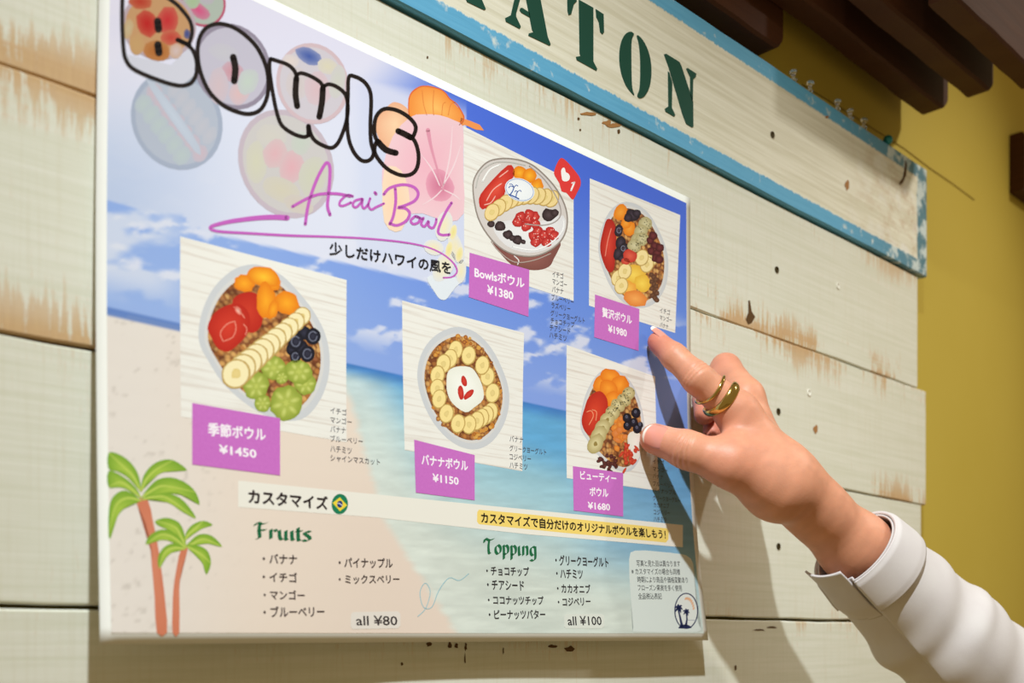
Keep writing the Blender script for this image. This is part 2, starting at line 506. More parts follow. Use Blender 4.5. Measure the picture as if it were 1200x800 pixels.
gl = NT('clear_plastic')
gl.col((1, 1, 1, 1)); gl.b.inputs['Transmission Weight'].default_value = 0.9
gl.b.inputs['Roughness'].default_value = 0.06; gl.b.inputs['IOR'].default_value = 1.45
def lathe(profile, n=20):
    bm = bmesh.new(); rings = []
    for r, z in profile:
        rings.append([bm.verts.new((r * math.cos(2 * math.pi * q / n), r * math.sin(2 * math.pi * q / n), z)) for q in range(n)])
    for A, B in zip(rings, rings[1:]):
        for q in range(n): bm.faces.new((A[q], A[(q + 1) % n], B[(q + 1) % n], B[q]))
    bm.faces.new(rings[0][::-1]); bm.faces.new(rings[-1])
    bmesh.ops.recalc_face_normals(bm, faces=bm.faces)
    me = bpy.data.meshes.new('lathe'); bm.to_mesh(me); bm.free()
    return me
steel_m = plain('pin_steel', (190, 190, 185), 0.25, 0.5, 1.0)
head_me = lathe([(0.0026, 0.0), (0.0028, 0.0008), (0.0014, 0.0016), (0.0013, 0.0040), (0.0020, 0.0058), (0.0030, 0.0068), (0.0030, 0.0078), (0.0024, 0.0084)])
head_me.materials.append(gl.m)
head_me.polygons.foreach_set('use_smooth', [True] * len(head_me.polygons))
needle_me = lathe([(0.00045, 0.0), (0.00045, -0.003), (0.0001, -0.006)], 8)
needle_me.materials.append(steel_m)
pinlab = ['clear push pin at the left end of the row on the sign top', 'clear push pin with the brightest glint, second from the left in the row',
          'clear push pin midway along the row on the sign top', 'clear push pin right of the middle one on the sign top', 'clear push pin nearest the teal bead on the sign top']
ZT = CZ + 0.4222
for i, px in enumerate((930.5, 949, 981, 997, 1012)):
    D = Fv + Rv * ((px - PCX) / FPX)
    p = CAMP + D * ((CAM_D - 0.002) / D[1])
    t = empty('push_pin', (p[0], -0.002, ZT + 0.0002))
    t.rotation_euler = (0.06 * (i % 3 - 1), 0.10 * ((i * 2) % 3 - 1), 0)
    tag(t, pinlab[i], 'push pin', 'clear push pins on the sign top')
    for nm, m_ in (('pin_head', head_me), ('pin_needle', needle_me)):
        c = bpy.data.objects.new(nm, m_); COL.objects.link(c); c.parent = t
D = Fv + Rv * ((1040.5 - PCX) / FPX)
p = CAMP + D * ((CAM_D - 0.002) / D[1])
bm = bmesh.new(); bmesh.ops.create_uvsphere(bm, u_segments=24, v_segments=14, radius=0.0042)
me = bpy.data.meshes.new('bead'); bm.to_mesh(me); bm.free()
teal = plain('teal_bead', (22, 128, 128), 0.3, 0.5)
o = link('bead', me, teal, None, True); o.location = (p[0], -0.002, ZT + 0.0043)
tag(o, 'round teal bead resting on the sign top beside the clear pins', 'bead')

# ------------------------------------------------------------------ the poster: surface and ink helpers
PZ0, PZ1 = CZ - 0.0040, CZ + 0.2960            # lower and upper edge of the sheet
def pv(z): return (z - PZ0) / (PZ1 - PZ0)
def xl(z):
    v = np.clip(pv(z), 0, 1); return 0.1914 + 0.0041 * v ** 3 + 0.0003 * np.sin(v * 3) - 0.0058 * (1 - v) ** 3
def xr(z):
    v = pv(z); return 0.6055 + 0.0035 * np.clip(1 - v, 0, 1) ** 2
def _pgap(x, z):
    """how far the sheet stands off the planks: taped at the top, hanging free and flaring below"""
    v = np.clip(pv(z), 0, 1); u = np.clip((x - 0.192) / 0.415, 0, 1)
    gl_ = 0.0026 + 0.0078 * (1 - v) ** 1.8
    gr_ = 0.0016 + 0.0125 * np.clip((0.58 - v) / 0.58, 0, 1) ** 2
    w = 0.0006 * np.sin(u * 9.0) * (1 - v)
    flare = 0.0135 * (1 - v) ** 3 * np.clip(1 - u / 0.4, 0, 1) ** 2       # the lower left corner curls forward
    return gl_ * (1 - u) + gr_ * u + w * (1 - u) * u * 3 + flare
CELL = 0.01                                     # the sheet is bent along a 1 cm net; every print is cut on the same net
_GX0, _GZ0 = 0.15, CZ - 0.05
_gx = _GX0 + CELL * np.arange(52); _gz = _GZ0 + CELL * np.arange(38)
_G = np.array([[float(_pgap(x, z)) for z in _gz] for x in _gx])
def pgap(x, z):
    a = (np.asarray(x, float) - _GX0) / CELL; b = (np.asarray(z, float) - _GZ0) / CELL
    i = np.clip(np.floor(a).astype(int), 0, 50); j = np.clip(np.floor(b).astype(int), 0, 36)
    fa, fb = a - i, b - j
    g00, g10, g01, g11 = _G[i, j], _G[i + 1, j], _G[i, j + 1], _G[i + 1, j + 1]
    return np.where(fa > fb, g00 + (g10 - g00) * fa + (g11 - g10) * fb, g00 + (g01 - g00) * fb + (g11 - g01) * fa)

def pp(px, py):
    """photo pixel -> (x, z) on the sheet"""
    D = Fv + Rv * ((px - PCX) / FPX) + Uv * ((PCY - py) / FPX)
    g = 0.006
    for _ in range(7):
        s = (CAM_D - g) / D[1]
        x, z = D[0] * s, CZ + D[2] * s
        g = float(pgap(x, z))
    return x, z

LAY = 0.00001
class Ink:
    """flat printed shapes collected in sheet coordinates, built as one mesh a little above the paper"""
    def __init__(self):
        self.v, self.f, self.c, self.m = [], [], [], []
        self.l = []
    def _add(self, pts, faces, cols, lay, mi):
        o = len(self.v)
        self.v += pts; self.c += cols
        self.l += [lay if lay < 10 else lay - 8.5] * len(pts)
        for f in faces:
            self.f.append([i + o for i in f]); self.m.append(mi)
    def poly(self, px, col, lay=0, mi=0, col2=None):
        """px polygon, flat colour; col2 = colour in the middle"""
        pts = [pp(*p) for p in px]
        if col2 is not None:
            c = np.mean(np.array(px, float), 0)
            mid = [pp(*(c + (np.array(p) - c) * 0.55)) for p in px]
            n = len(px)
            self._add(pts + mid + [pp(*c)], [(i, (i + 1) % n, n + (i + 1) % n, n + i) for i in range(n)] + [(n + i, n + (i + 1) % n, 2 * n) for i in range(n)],
                      [col] * n + [tuple((a + b) / 2 for a, b in zip(col, col2))] * n + [col2] * (1), lay, mi)
        else:
            self._add(pts, [list(range(len(pts)))], [col] * len(pts), lay, mi)
        return self
    def oval(self, cx, cy, rx, ry, rot=0.0, col=(0, 0, 0), col2=None, lay=0, n=18, jag=0.0, seed=0, mi=0):
        r = random.Random(seed * 31 + int(cx * 7 + cy))
        P = []
        for i in range(n):
            a = 2 * math.pi * i / n
            q = 1 + r.uniform(-jag, jag)
            x, y = rx * math.cos(a) * q, ry * math.sin(a) * q
            P.append((cx + x * math.cos(rot) - y * math.sin(rot), cy + x * math.sin(rot) + y * math.cos(rot)))
        return self.poly(P, col, lay, mi, col2)
    def line(self, px, w, col, lay=0, closed=False, sm=4, caps=True, mi=0):
        """pen stroke along px points; w = width(s) in px"""
        n0 = len(px)
        W = list(w) if isinstance(w, (list, tuple)) else [w] * n0
        Q = curvy([(p[0], p[1], ww) for p, ww in zip(px, W)], sm, closed) if sm > 1 and n0 > 2 else [(p[0], p[1], ww) for p, ww in zip(px, W)]
        m = len(Q); A, B = [], []
        for i in range(m):
            if closed: a, b = Q[(i - 1) % m], Q[(i + 1) % m]
            else: a, b = Q[max(i - 1, 0)], Q[min(i + 1, m - 1)]
            d = np.array([b[0] - a[0], b[1] - a[1]]); d = d / (np.linalg.norm(d) + 1e-9)
            nn = np.array([-d[1], d[0]]) * Q[i][2] / 2
            A.append((Q[i][0] + nn[0], Q[i][1] + nn[1])); B.append((Q[i][0] - nn[0], Q[i][1] - nn[1]))
        pts = [pp(*p) for p in A + B]
        k_ = m if closed else m - 1
        self._add(pts, [(i, (i + 1) % m, m + (i + 1) % m, m + i) for i in range(k_)], [col] * (2 * m), lay, mi)
        if caps and not closed:
            for e in (Q[0], Q[-1]):
                self.oval(e[0], e[1], e[2] / 2, e[2] / 2, 0, col, None, lay, 10, mi=mi)
        return self
    def nib(self, px, nib, col, lay=0, sm=1):
        """broad pen stroke: the nib vector is carried along the path"""
        Q = curvy(px, 5, False) if sm > 1 else px
        m = len(Q); nx, ny = nib[0] / 2, nib[1] / 2
        pts = [pp(x - nx, y - ny) for x, y in Q] + [pp(x + nx, y + ny) for x, y in Q]
        self._add(pts, [(i, i + 1, m + i + 1, m + i) for i in range(m - 1)], [col] * (2 * m), lay, 0)
        return self
    def text(self, s, p0, p1, h, col, lay=0, bold=0.012):
        """one line of writing: px of its lower left and lower right corner, height in px at the left"""
        V, Fc = glyphs(s, 0.0)
        lo, hi = V.min(0), V.max(0)
        T = (V - lo) / (hi - lo)
        x0, z0 = pp(*p0); x1, z1 = pp(*p1)
        _, zt = pp(p0[0], p0[1] - h)
        hh = zt - z0
        bx = bold * (x1 - x0) / (hi[0] - lo[0]); bz = bold * hh / (hi[1] - lo[1])
        sh = [(0, 0)] if bold <= 0 else [(1, 0), (-1, 0), (0, 1), (0, -1)]
        for n_, (ax, az) in enumerate(sh):
            pts = [(x0 + (x1 - x0) * t[0] + bx * ax, z0 + (z1 - z0) * t[0] + hh * t[1] + bz * az) for t in T]
            self._add(pts, Fc, [col] * len(pts), lay + n_ * 0.08, 0)
        return self
    def build(self, name, mats, parent, label=None):
        bm = bmesh.new()
        cl = bm.verts.layers.float_color.new('Col')
        uvl = bm.loops.layers.uv.new('uv')
        V = [bm.verts.new((p[0], l * LAY, p[1])) for p, l in zip(self.v, self.l)]
        for v_, c in zip(V, self.c):
            a = lin4(c); v_[cl] = a
        for f, mi in zip(self.f, self.m):
            try:
                q = bm.faces.new([V[i] for i in f]); q.material_index = mi
            except ValueError: pass
        big = [f for f in bm.faces if len(f.verts) > 4]
        if big: bmesh.ops.triangulate(bm, faces=big)
        # cut along the net of the sheet so that every print lies parallel to the paper
        X = np.array([p[0] for p in self.v]); Z = np.array([p[1] for p in self.v])
        for nrm, val in ((Vector((1, 0, 0)), X - _GX0), (Vector((0, 0, 1)), Z - _GZ0), (Vector((1, 0, -1)), (X - _GX0) - (Z - _GZ0))):
            for q in range(math.ceil(val.min() / CELL), math.floor(val.max() / CELL) + 1):
                if nrm.x and nrm.z: co = Vector((_GX0 + q * CELL, 0, _GZ0))
                elif nrm.x: co = Vector((_GX0 + q * CELL, 0, 0))
                else: co = Vector((0, 0, _GZ0 + q * CELL))
                bmesh.ops.bisect_plane(bm, geom=bm.verts[:] + bm.edges[:] + bm.faces[:], plane_co=co, plane_no=nrm)
        for f in bm.faces:
            for lp in f.loops:
                lp[uvl].uv = (lp.vert.co.x, lp.vert.co.z - CZ)
        for v_ in bm.verts:
            v_.co.y = -float(pgap(v_.co.x, v_.co.z)) - 0.00012 - v_.co.y
        bm.normal_update()
        fl = [f for f in bm.faces if f.normal.y > 0]
        if fl: bmesh.ops.reverse_faces(bm, faces=fl)
        me = bpy.data.meshes.new(name)
        bm.to_mesh(me); bm.free()
        o = link(name, me, mats, parent)
        if label: o['label'] = label
        return o

_gl = {}
def glyphs(s, bold):
    if (s, bold) in _gl: return _gl[(s, bold)]
    cu = bpy.data.curves.new('line', 'FONT')
    cu.body = s; cu.resolution_u = 2; cu.offset = bold; cu.size = 1.0
    ob = bpy.data.objects.new('line', cu); COL.objects.link(ob)
    dg = bpy.context.evaluated_depsgraph_get()
    me = bpy.data.meshes.new_from_object(ob.evaluated_get(dg))
    n = len(me.vertices)
    a = np.empty(n * 3); me.vertices.foreach_get('co', a)
    V = a.reshape(-1, 3)[:, :2].copy()
    Fc = [list(p.vertices) for p in me.polygons]
    bpy.data.objects.remove(ob); bpy.data.curves.remove(cu); bpy.data.meshes.remove(me)
    _gl[(s, bold)] = (V, Fc)
    return V, Fc

# ------------------------------------------------------------------ print materials
k = NT('print_ink')
vc = k.n('ShaderNodeVertexColor', layer_name='Col')
k.col(vc.outputs[0]); k.rough(0.55, 0.22)
ink = k.m
k = NT('poster_paper')
k.col(k.mix(k.noise(k.obj(), 90, 3), lin4((238, 238, 232)), lin4((244, 244, 238)))); k.rough(0.5, 0.25)
paper_m = k.m
k = NT('photo_white_boards')
uv = k.uv()
g1 = k.noise(k.mapping(uv, (16, 520, 1)), 1.0, 4, 0.6)
g2 = k.noise(k.mapping(uv, (40, 90, 1), (5, 3, 0)), 1.0, 3)
c = k.mix(k.ramp(g1, [(0.50, 0), (0.68, 1)]), lin4((240, 238, 232)), lin4((220, 211, 202)))
k.col(k.mix(k.math('MULTIPLY', g2, 0.22), c, lin4((214, 206, 196)))); k.rough(0.55, 0.22)
boards_m = k.m
k = NT('photo_granola')
uv = k.uv()
vo = k.n('ShaderNodeTexVoronoi'); vo.inputs['Scale'].default_value = 430
k.l(k.mapping(uv, (0.8, 1, 1)), vo.inputs['Vector'])
c = k.ramp(k.sep(vo.outputs['Color'])[0], [(0.0, lin4((120, 66, 40))), (0.35, lin4((190, 124, 64))), (0.7, lin4((222, 172, 104))), (1.0, lin4((146, 82, 54)))])
k.col(k.mix(k.ramp(vo.outputs['Distance'], [(0.35, 0), (0.85, 1)]), c, lin4((104, 56, 34)))); k.rough(0.55, 0.22)
granola_m = k.m
k = NT('print_tag')
k.col(k.mix(k.noise(k.mapping(k.uv(), (700, 700, 1)), 1.0, 2), lin4((196, 104, 192)), lin4((208, 120, 204)))); k.rough(0.5, 0.25)
tag_m = k.m

# ------------------------------------------------------------------ the sheet
poster = empty('poster', (0.40, -0.004, CZ + 0.146))
tag(poster, 'large paper menu poster of fruit bowls hanging on the white planks', 'poster')

def sheet(name, mats, m, nu, nv, off, colfn=None, thick=0.0):
    verts, cols = [], []
    for j in range(nv + 1):
        z = PZ0 + m + (PZ1 - PZ0 - 2 * m) * j / nv
        a, b = xl(z) + m, xr(z) - m
        for i in range(nu + 1):
            x = a + (b - a) * i / nu
            verts.append((x, -float(pgap(x, z)) - off, z))
    faces = [(j * (nu + 1) + i, j * (nu + 1) + i + 1, (j + 1) * (nu + 1) + i + 1, (j + 1) * (nu + 1) + i) for j in range(nv) for i in range(nu)]
    me = mesh_from(verts, faces, name)
    if colfn is not None:
        P = np.array(verts); X, Y = proj(P)
        C = lin(np.clip(colfn(X, Y), 0, 255))
        C = np.concatenate([C, np.ones((len(C), 1))], 1).astype(np.float32)
        at = me.color_attributes.new('Col', 'FLOAT_COLOR', 'POINT')
        at.data.foreach_set('color', C.ravel())
    o = link(name, me, mats, poster, True)
    return o
pap = sheet('paper', paper_m, 0.0, 60, 44, 0.0)
sm_ = pap.modifiers.new('thickness', 'SOLIDIFY'); sm_.thickness = 0.0002; sm_.offset = -1

_rs = np.random.RandomState(3)
_lat = _rs.rand(64, 64)
def vnoise(x, y):
    xi = np.floor(x).astype(int); yi = np.floor(y).astype(int)
    fx = x - xi; fy = y - yi
    fx = fx * fx * (3 - 2 * fx); fy = fy * fy * (3 - 2 * fy)
    g = lambda a, b: _lat[a % 64, b % 64]
    return (g(xi, yi) * (1 - fx) + g(xi + 1, yi) * fx) * (1 - fy) + (g(xi, yi + 1) * (1 - fx) + g(xi + 1, yi + 1) * fx) * fy
def fbm(x, y, o=4):
    s = 0; a = 0.5
    for i in range(o):
        s = s + a * vnoise(x * 2 ** i + 13.7 * i, y * 2 ** i + 7.1 * i); a *= 0.5
    return s / (1 - 0.5 ** o)

def mixc(c, t, col):
    t = np.clip(t, 0, 1)[:, None]
    return c * (1 - t) + np.array(col, float)[None, :] * t

def beach(px, py):
    """the printed beach photograph: sky with small clouds over sea and sand, pale veil behind the title"""
    h = (743 - py) / (0.4718 * (1890 - px))          # height on the sheet
    u = px
    c = np.zeros((len(px), 3)) + np.array((132, 160, 228.))
    c = mixc(c, smooth(0.46, 0.70, h), (106, 142, 226))
    c = mixc(c, smooth(0.66, 0.98, h), (74, 108, 218))
    c = mixc(c, smooth(620, 200, u) * 0.62, (160, 186, 230))
    # clouds in the sky band
    n = fbm(u / 34.0, py / 17.0 + 3.0)
    band = smooth(0.47, 0.53, h) * smooth(0.74, 0.66, h)
    c = mixc(c, smooth(0.57, 0.70, n) * band * 0.85, (226, 226, 238))
    n2 = fbm(u / 60.0 + 9, py / 30.0)
    c = mixc(c, smooth(0.46, 0.62, n2) * smooth(240, 170, u) * smooth(0.46, 0.52, h) * smooth(372, 350, py) * 0.8, (216, 220, 234))
    # sea
    shore = np.interp(py, [380, 440, 470, 610, 735, 760], [330, 400, 412, 452, 532, 545])
    sea = h < 0.4545
    w = h / 0.4545
    s_ = np.zeros_like(c) + np.array((206, 214, 206.))
    s_ = mixc(s_, smooth(0.25, 0.80, w + (u - 560) / 900.0) * 0.95, (150, 196, 214))
    s_ = mixc(s_, smooth(0.66, 0.86, w + (u - 620) / 1500.0), (98, 166, 212))
    s_ = mixc(s_, smooth(0.93, 1.0, w), (66, 124, 196))
    s_ = mixc(s_, smooth(640, 760, u) * smooth(0.2, 0.5, w) * 0.7, (112, 162, 204))
    s_ = mixc(s_, smooth(90, 10, u - shore) * smooth(1.0, 0.93, w) * 0.75, (218, 224, 216))
    rip = fbm(u / 26.0, py / 5.0)
    s_ = s_ * (0.93 + 0.14 * rip)[:, None]
    sand = np.zeros_like(c) + np.array((232, 216, 202.))
    sand = mixc(sand, smooth(330, 150, u) * 0.8, (226, 219, 213))
    sand = mixc(sand, smooth(480, 620, py) * smooth(300, 480, u) * 0.5, (226, 206, 192))
    sp = fbm(u / 7.0, py / 7.0, 3)
    sand = mixc(sand, smooth(0.70, 0.80, sp) * smooth(300, 200, u) * 0.35, (176, 166, 156))
    s_ = mixc(s_, smooth(6, -8, u - shore + 8 * (rip - 0.5)), (0, 0, 0)) + sand * smooth(6, -8, u - shore + 8 * (rip - 0.5))[:, None]
    c = np.where(sea[:, None], s_, c)
    # thin dark waterline on the far left
    c = mixc(c, (np.abs(h - 0.4545) < 0.006) * smooth(330, 250, u) * 0.85, (88, 122, 190))
    # pale veil behind the title
    vb = np.interp(px, [110, 126, 165, 215, 222, 258, 385, 500, 516, 530, 545], [228, 234, 246, 252, 264, 276, 304, 330, 349, 336, 330])
    wob = 3 * (fbm(px / 12.0, px * 0 + 2) - 0.5) * (px < 220)
    a = smooth(1.5, -1.5, py - vb - wob) * (px < 546)
    veil = np.zeros_like(c) + np.array((222, 224, 240.))
    veil = mixc(veil, smooth(330, 120, u) * smooth(60, 230, py) * 0.9, (184, 198, 228))
    veil = mixc(veil, smooth(170, 20, py) * 0.5, (228, 218, 238))
    fade = smooth(545, 400, u + (py - 100) * 0.9 * (py < 100))
    band_top = smooth(-6, 30, py - (72 + (u - 440) * 0.45))
    a = a * np.maximum(fade, band_top * 0.92) * 0.97
    c = c * (1 - a[:, None]) + veil * a[:, None]
    return c
sheet('beach_print', ink, 0.0046, 300, 240, 0.00009, beach)['label'] = 'printed beach photograph with blue sky, sea and sand'

# ------------------------------------------------------------------ printed matter: title block
W_ = (250, 250, 246)
def part(name, fn, mats=None, label=None, parent=None):
    q = Ink(); fn(q)
    return q.build(name, mats or ink, parent or poster, label)

def ghost_bowls(q):
    def bowl(cx, cy, rx, ry, rot, rim, base, bits, seed):
        z = 1.1 * (seed - 3)
        dk = lambda c: tuple(v * .95 - (255 - v) * .25 for v in c)
        rim, base = dk(rim), dk(base)
        q.oval(cx, cy, rx, ry, rot, rim, rim, z, 30)
        q.oval(cx, cy, rx * 0.9, ry * 0.9, rot, base, base, z + .2, 30)
        r = random.Random(seed)
        for n_, (bx, by, brx, bry, br, bc) in enumerate(bits):
            bc = dk(bc)
            q.oval(bx, by, brx, bry, br, tuple((v + w_) / 2 for v, w_ in zip(bc, base)), bc, z + .4 + n_ * .03, 14, .08, seed)
    bits = []
    for i in range(7): bits.append((180 + i * 9, 108 + i * 12, 9, 11, .5, (222, 204, 214)))
    for i in range(6): bits.append((168 + i * 9, 122 + i * 12, 10, 12, .5, (206, 216, 218)))
    for i in range(6): bits.append((205 + i * 8, 104 + i * 11, 8, 12, .5, (212, 212, 222)))
    bits.append((205, 138, 6, 56, -.62, (214, 222, 236)))
    bowl(207, 141, 52, 60, -.5, (190, 198, 216), (202, 208, 222), bits, 3)
    bits = [(318, 160, 18, 14, .3, (226, 222, 216)), (300, 190, 12, 26, 0, (226, 224, 206)), (322, 180, 14, 17, .2, (236, 200, 206)), (342, 196, 15, 20, .2, (238, 196, 204)),
            (352, 168, 12, 14, 0, (216, 222, 214)), (330, 222, 24, 14, .4, (226, 220, 204)), (366, 206, 16, 24, .2, (222, 222, 206)), (350, 240, 18, 10, .4, (226, 216, 206))]
    bowl(335, 192, 54, 66, -.45, (216, 204, 214), (222, 218, 218), bits, 4)
    bits = [(272, 84, 14, 12, .4, (222, 176, 186)), (262, 62, 18, 10, .3, (216, 214, 222)), (256, 100, 12, 22, 0, (226, 208, 214)), (280, 110, 12, 14, .4, (234, 206, 208)), (290, 96, 12, 16, .4, (214, 224, 216))]
    bowl(272, 78, 44, 52, -.45, (176, 168, 184), (214, 210, 224), bits, 5)
    bits = [(362, 66, 17, 9, .45, (108, 128, 190)), (340, 72, 10, 8, .2, (238, 226, 222)), (384, 78, 13, 9, .4, (232, 226, 206)), (348, 98, 14, 20, 0, (226, 216, 216)), (372, 104, 16, 20, 0, (232, 206, 212)), (395, 96, 9, 20, .2, (222, 222, 214))]
    bowl(366, 98, 42, 48, -.3, (226, 206, 212), (224, 218, 226), bits, 6)
    # pink bowl at the sheet's top and the strong red one inside the first letter
    bowl(238, 4, 26, 28, -.5, (206, 122, 146), (196, 204, 196), [(232, 12, 16, 8, .6, (226, 120, 160)), (242, -4, 10, 10, 0, (206, 196, 210)), (226, 2, 8, 9, .3, (190, 208, 176))], 7)
    bowl(186, 30, 44, 40, .3, (206, 190, 198), (214, 176, 140), [(172, 28, 12, 16, -.4, (206, 70, 70)), (196, 24, 13, 17, .3, (214, 84, 90)), (164, 2, 14, 9, .2, (204, 96, 80)), (200, 44, 12, 9, 0, (212, 104, 96)),
         (184, 60, 16, 12, .2, (196, 134, 84)), (160, 52, 9, 12, 0, (214, 182, 140)), (219, 40, 4, 6, 0, (96, 110, 170)), (150, 34, 6, 12, .2, (214, 200, 170)), (206, 60, 8, 9, .3, (224, 206, 206))], 8)
    q.poly([(148, 64), (200, 76), (222, 56), (229, 72), (226, 90), (214, 99), (190, 94), (160, 82), (147, 72)], (206, 206, 220), 6.8)
part('faded_bowl_pictures', ghost_bowls, label='faded pictures of fruit bowls behind the title')

def flower(q):
    o2 = lambda p: c1(p, 320, 60)
    q.poly(curvy(o2([(545, 250), (580, 240), (622, 262), (640, 300), (640, 420), (560, 500), (500, 420), (480, 330)]), 3), (236, 176, 140), 3, col2=(246, 208, 170))
    q.poly(curvy(o2([(640, 205), (700, 162), (780, 176), (828, 222), (884, 285), (896, 318), (872, 350), (800, 330), (700, 330), (640, 310), (634, 250)]), 3), (240, 142, 62), 3, col2=(252, 190, 104))
    q.poly(o2([(880, 312), (920, 325), (968, 345), (988, 372), (950, 368), (900, 346), (870, 352)]), (240, 150, 84), 3)
    q.line(o2([(636, 300), (634, 250), (642, 205), (668, 178), (700, 164), (740, 168), (780, 178), (806, 196), (828, 224), (860, 248), (884, 286), (894, 316), (872, 346)]), [1, 1.2, 1.4, 1.6, 1.4, 1.2, 1.4, 1.2, 1.4, 1.2, 1.4, 1.6, 1], (222, 104, 54), 4)
    for x0, x1 in ((690, 720), (745, 752), (800, 790), (845, 820)):
        q.line(o2([(x0 + 8, 185 if x0 < 800 else 240), ((x0 + x1) / 2, 250), (x1, 300)]), 0.8, (226, 128, 62), 4)
    q.poly(curvy(o2([(640, 310), (700, 296), (780, 300), (850, 325), (890, 356), (891, 470), (892, 600), (893, 760), (820, 800), (700, 760), (560, 760), (520, 680), (510, 560), (560, 400)]), 2), (238, 200, 208), 4, col2=(238, 180, 196))
    q.poly(curvy(o2([(520, 560), (600, 560), (640, 700), (600, 840), (520, 800)]), 3), (244, 216, 190), 5, col2=(246, 210, 178))
    q.poly(curvy(o2([(740, 560), (800, 560), (850, 640), (810, 700), (740, 690), (715, 620)]), 3), (230, 160, 182), 5, col2=(208, 120, 150))
    for a, b in (((790, 640), (880, 440)), ((780, 630), (690, 480)), ((790, 650), (700, 720)), ((800, 650), (880, 700)), ((795, 640), (840, 350))):
        q.line(o2([a, ((a[0] + b[0]) / 2 + 10, (a[1] + b[1]) / 2), b]), [1.2, 1.6, .5], (240, 214, 220), 6)
    q.line(o2([(725, 370), (745, 470), (800, 655)]), [5, 3, 1.5], (222, 150, 172), 7)
    # pale plumeria below it
    for cx, cy, rx, ry, rt in ((520, 265, 10, 18, .2), (534, 290, 8, 20, -.3), (520, 312, 11, 20, .5), (540, 318, 6, 14, .1), (508, 290, 12, 9, .3)):
        q.oval(cx, cy, rx, ry, rt, (226, 226, 226), (240, 228, 190), 7, 16)
    for a in ((531, 272), (526, 292), (538, 298)):
        q.oval(a[0], a[1], 4, 9, .2, (240, 228, 190), (236, 222, 140), 8, 12)
    q.poly(curvy([(500, 326), (512, 322), (530, 324), (540, 330), (534, 336), (528, 344), (522, 351), (515, 350), (509, 342)], 3), (226, 232, 240), 6)
part('hibiscus_picture', flower, label='orange and pink hibiscus flower print')

BK = (30, 20, 18)
o1 = lambda p: c1(p, 100, 0)
o2 = lambda p: c1(p, 320, 60)
def lt_B(q):
    q.line(o1([(300, -62), (410, 8), (456, 52), (490, 100), (500, 152), (486, 205)]), 4.6, BK, 8)
    q.line(o1([(434, 188), (470, 205), (502, 236), (520, 285), (520, 342), (498, 386), (456, 402), (398, 394), (300, 360), (222, 322), (190, 282), (178, 230), (172, 120), (172, 20), (176, -110)]), 4.9, BK, 8)
    q.line(o1([(176, -110), (220, -100), (300, -62)]), 4.6, BK, 8)
    q.line(o1([(338, 100), (342, 138)]), 8.8, BK, 8); q.line(o1([(339, 210), (344, 248)]), 8.8, BK, 8)
    q.line(o1([(432, 188), (486, 212)]), 5.6, BK, 8)
def lt_o(q):
    q.line(o1([(620, 112), (565, 132), (532, 185), (526, 262), (541, 345), (580, 430), (640, 490), (710, 524), (772, 534), (822, 512), (852, 450), (856, 370), (842, 300), (802, 220), (742, 160), (682, 124)]), 4.9, BK, 8, True)
    q.line(o1([(692, 268), (702, 320), (697, 380)]), 7.9, BK, 8)
def lt_w(q):
    q.line(o2([(-12, 36), (60, 60), (94, 86), (109, 118), (109, 135)]), 4.6, BK, 8)
    q.line(o2([(112, 112), (132, 103), (180, 120), (222, 148), (236, 178)]), 4.6, BK, 8)
    q.line(o2([(238, 165), (262, 155), (302, 170), (338, 204), (350, 260), (342, 330), (314, 410), (288, 446), (260, 452), (210, 430), (182, 402), (166, 355)]), 4.6, BK, 8)
    q.line(o2([(166, 395), (140, 402), (92, 386), (42, 350), (20, 300), (2, 220), (-14, 120), (-18, 60), (-12, 36)]), 4.6, BK, 8)
    q.line(o2([(108, 128), (104, 200), (112, 258)]), 7.2, BK, 8); q.line(o2([(232, 176), (228, 240), (216, 308)]), 7.2, BK, 8)
    q.line(o2([(165, 352), (167, 392)]), 5.9, BK, 8)
def lt_l(q):
    q.line(o2([(354, 122), (382, 119), (422, 140), (450, 178), (459, 232), (455, 340), (458, 425), (470, 470), (462, 500), (438, 515), (408, 508), (376, 470), (354, 412), (346, 330), (350, 210)]), 4.6, BK, 8, True)
def lt_s(q):
    q.line(o2([(490, 424), (476, 395), (474, 345), (486, 300), (520, 271), (572, 275), (622, 300), (658, 334), (668, 366), (654, 404)]), 4.7, BK, 8)
    q.line(o2([(636, 402), (662, 420), (680, 478), (676, 540), (650, 575), (602, 582), (542, 557), (497, 512), (475, 470), (480, 432), (490, 424)]), 4.7, BK, 8)
    q.line(o2([(586, 375), (614, 388), (644, 404)]), 7.2, BK, 8)
    q.line(o2([(490, 424), (528, 462), (574, 477)]), 7.2, BK, 8)
for f_ in (lt_B, lt_o, lt_w, lt_l, lt_s):
    part('title_letter', f_)

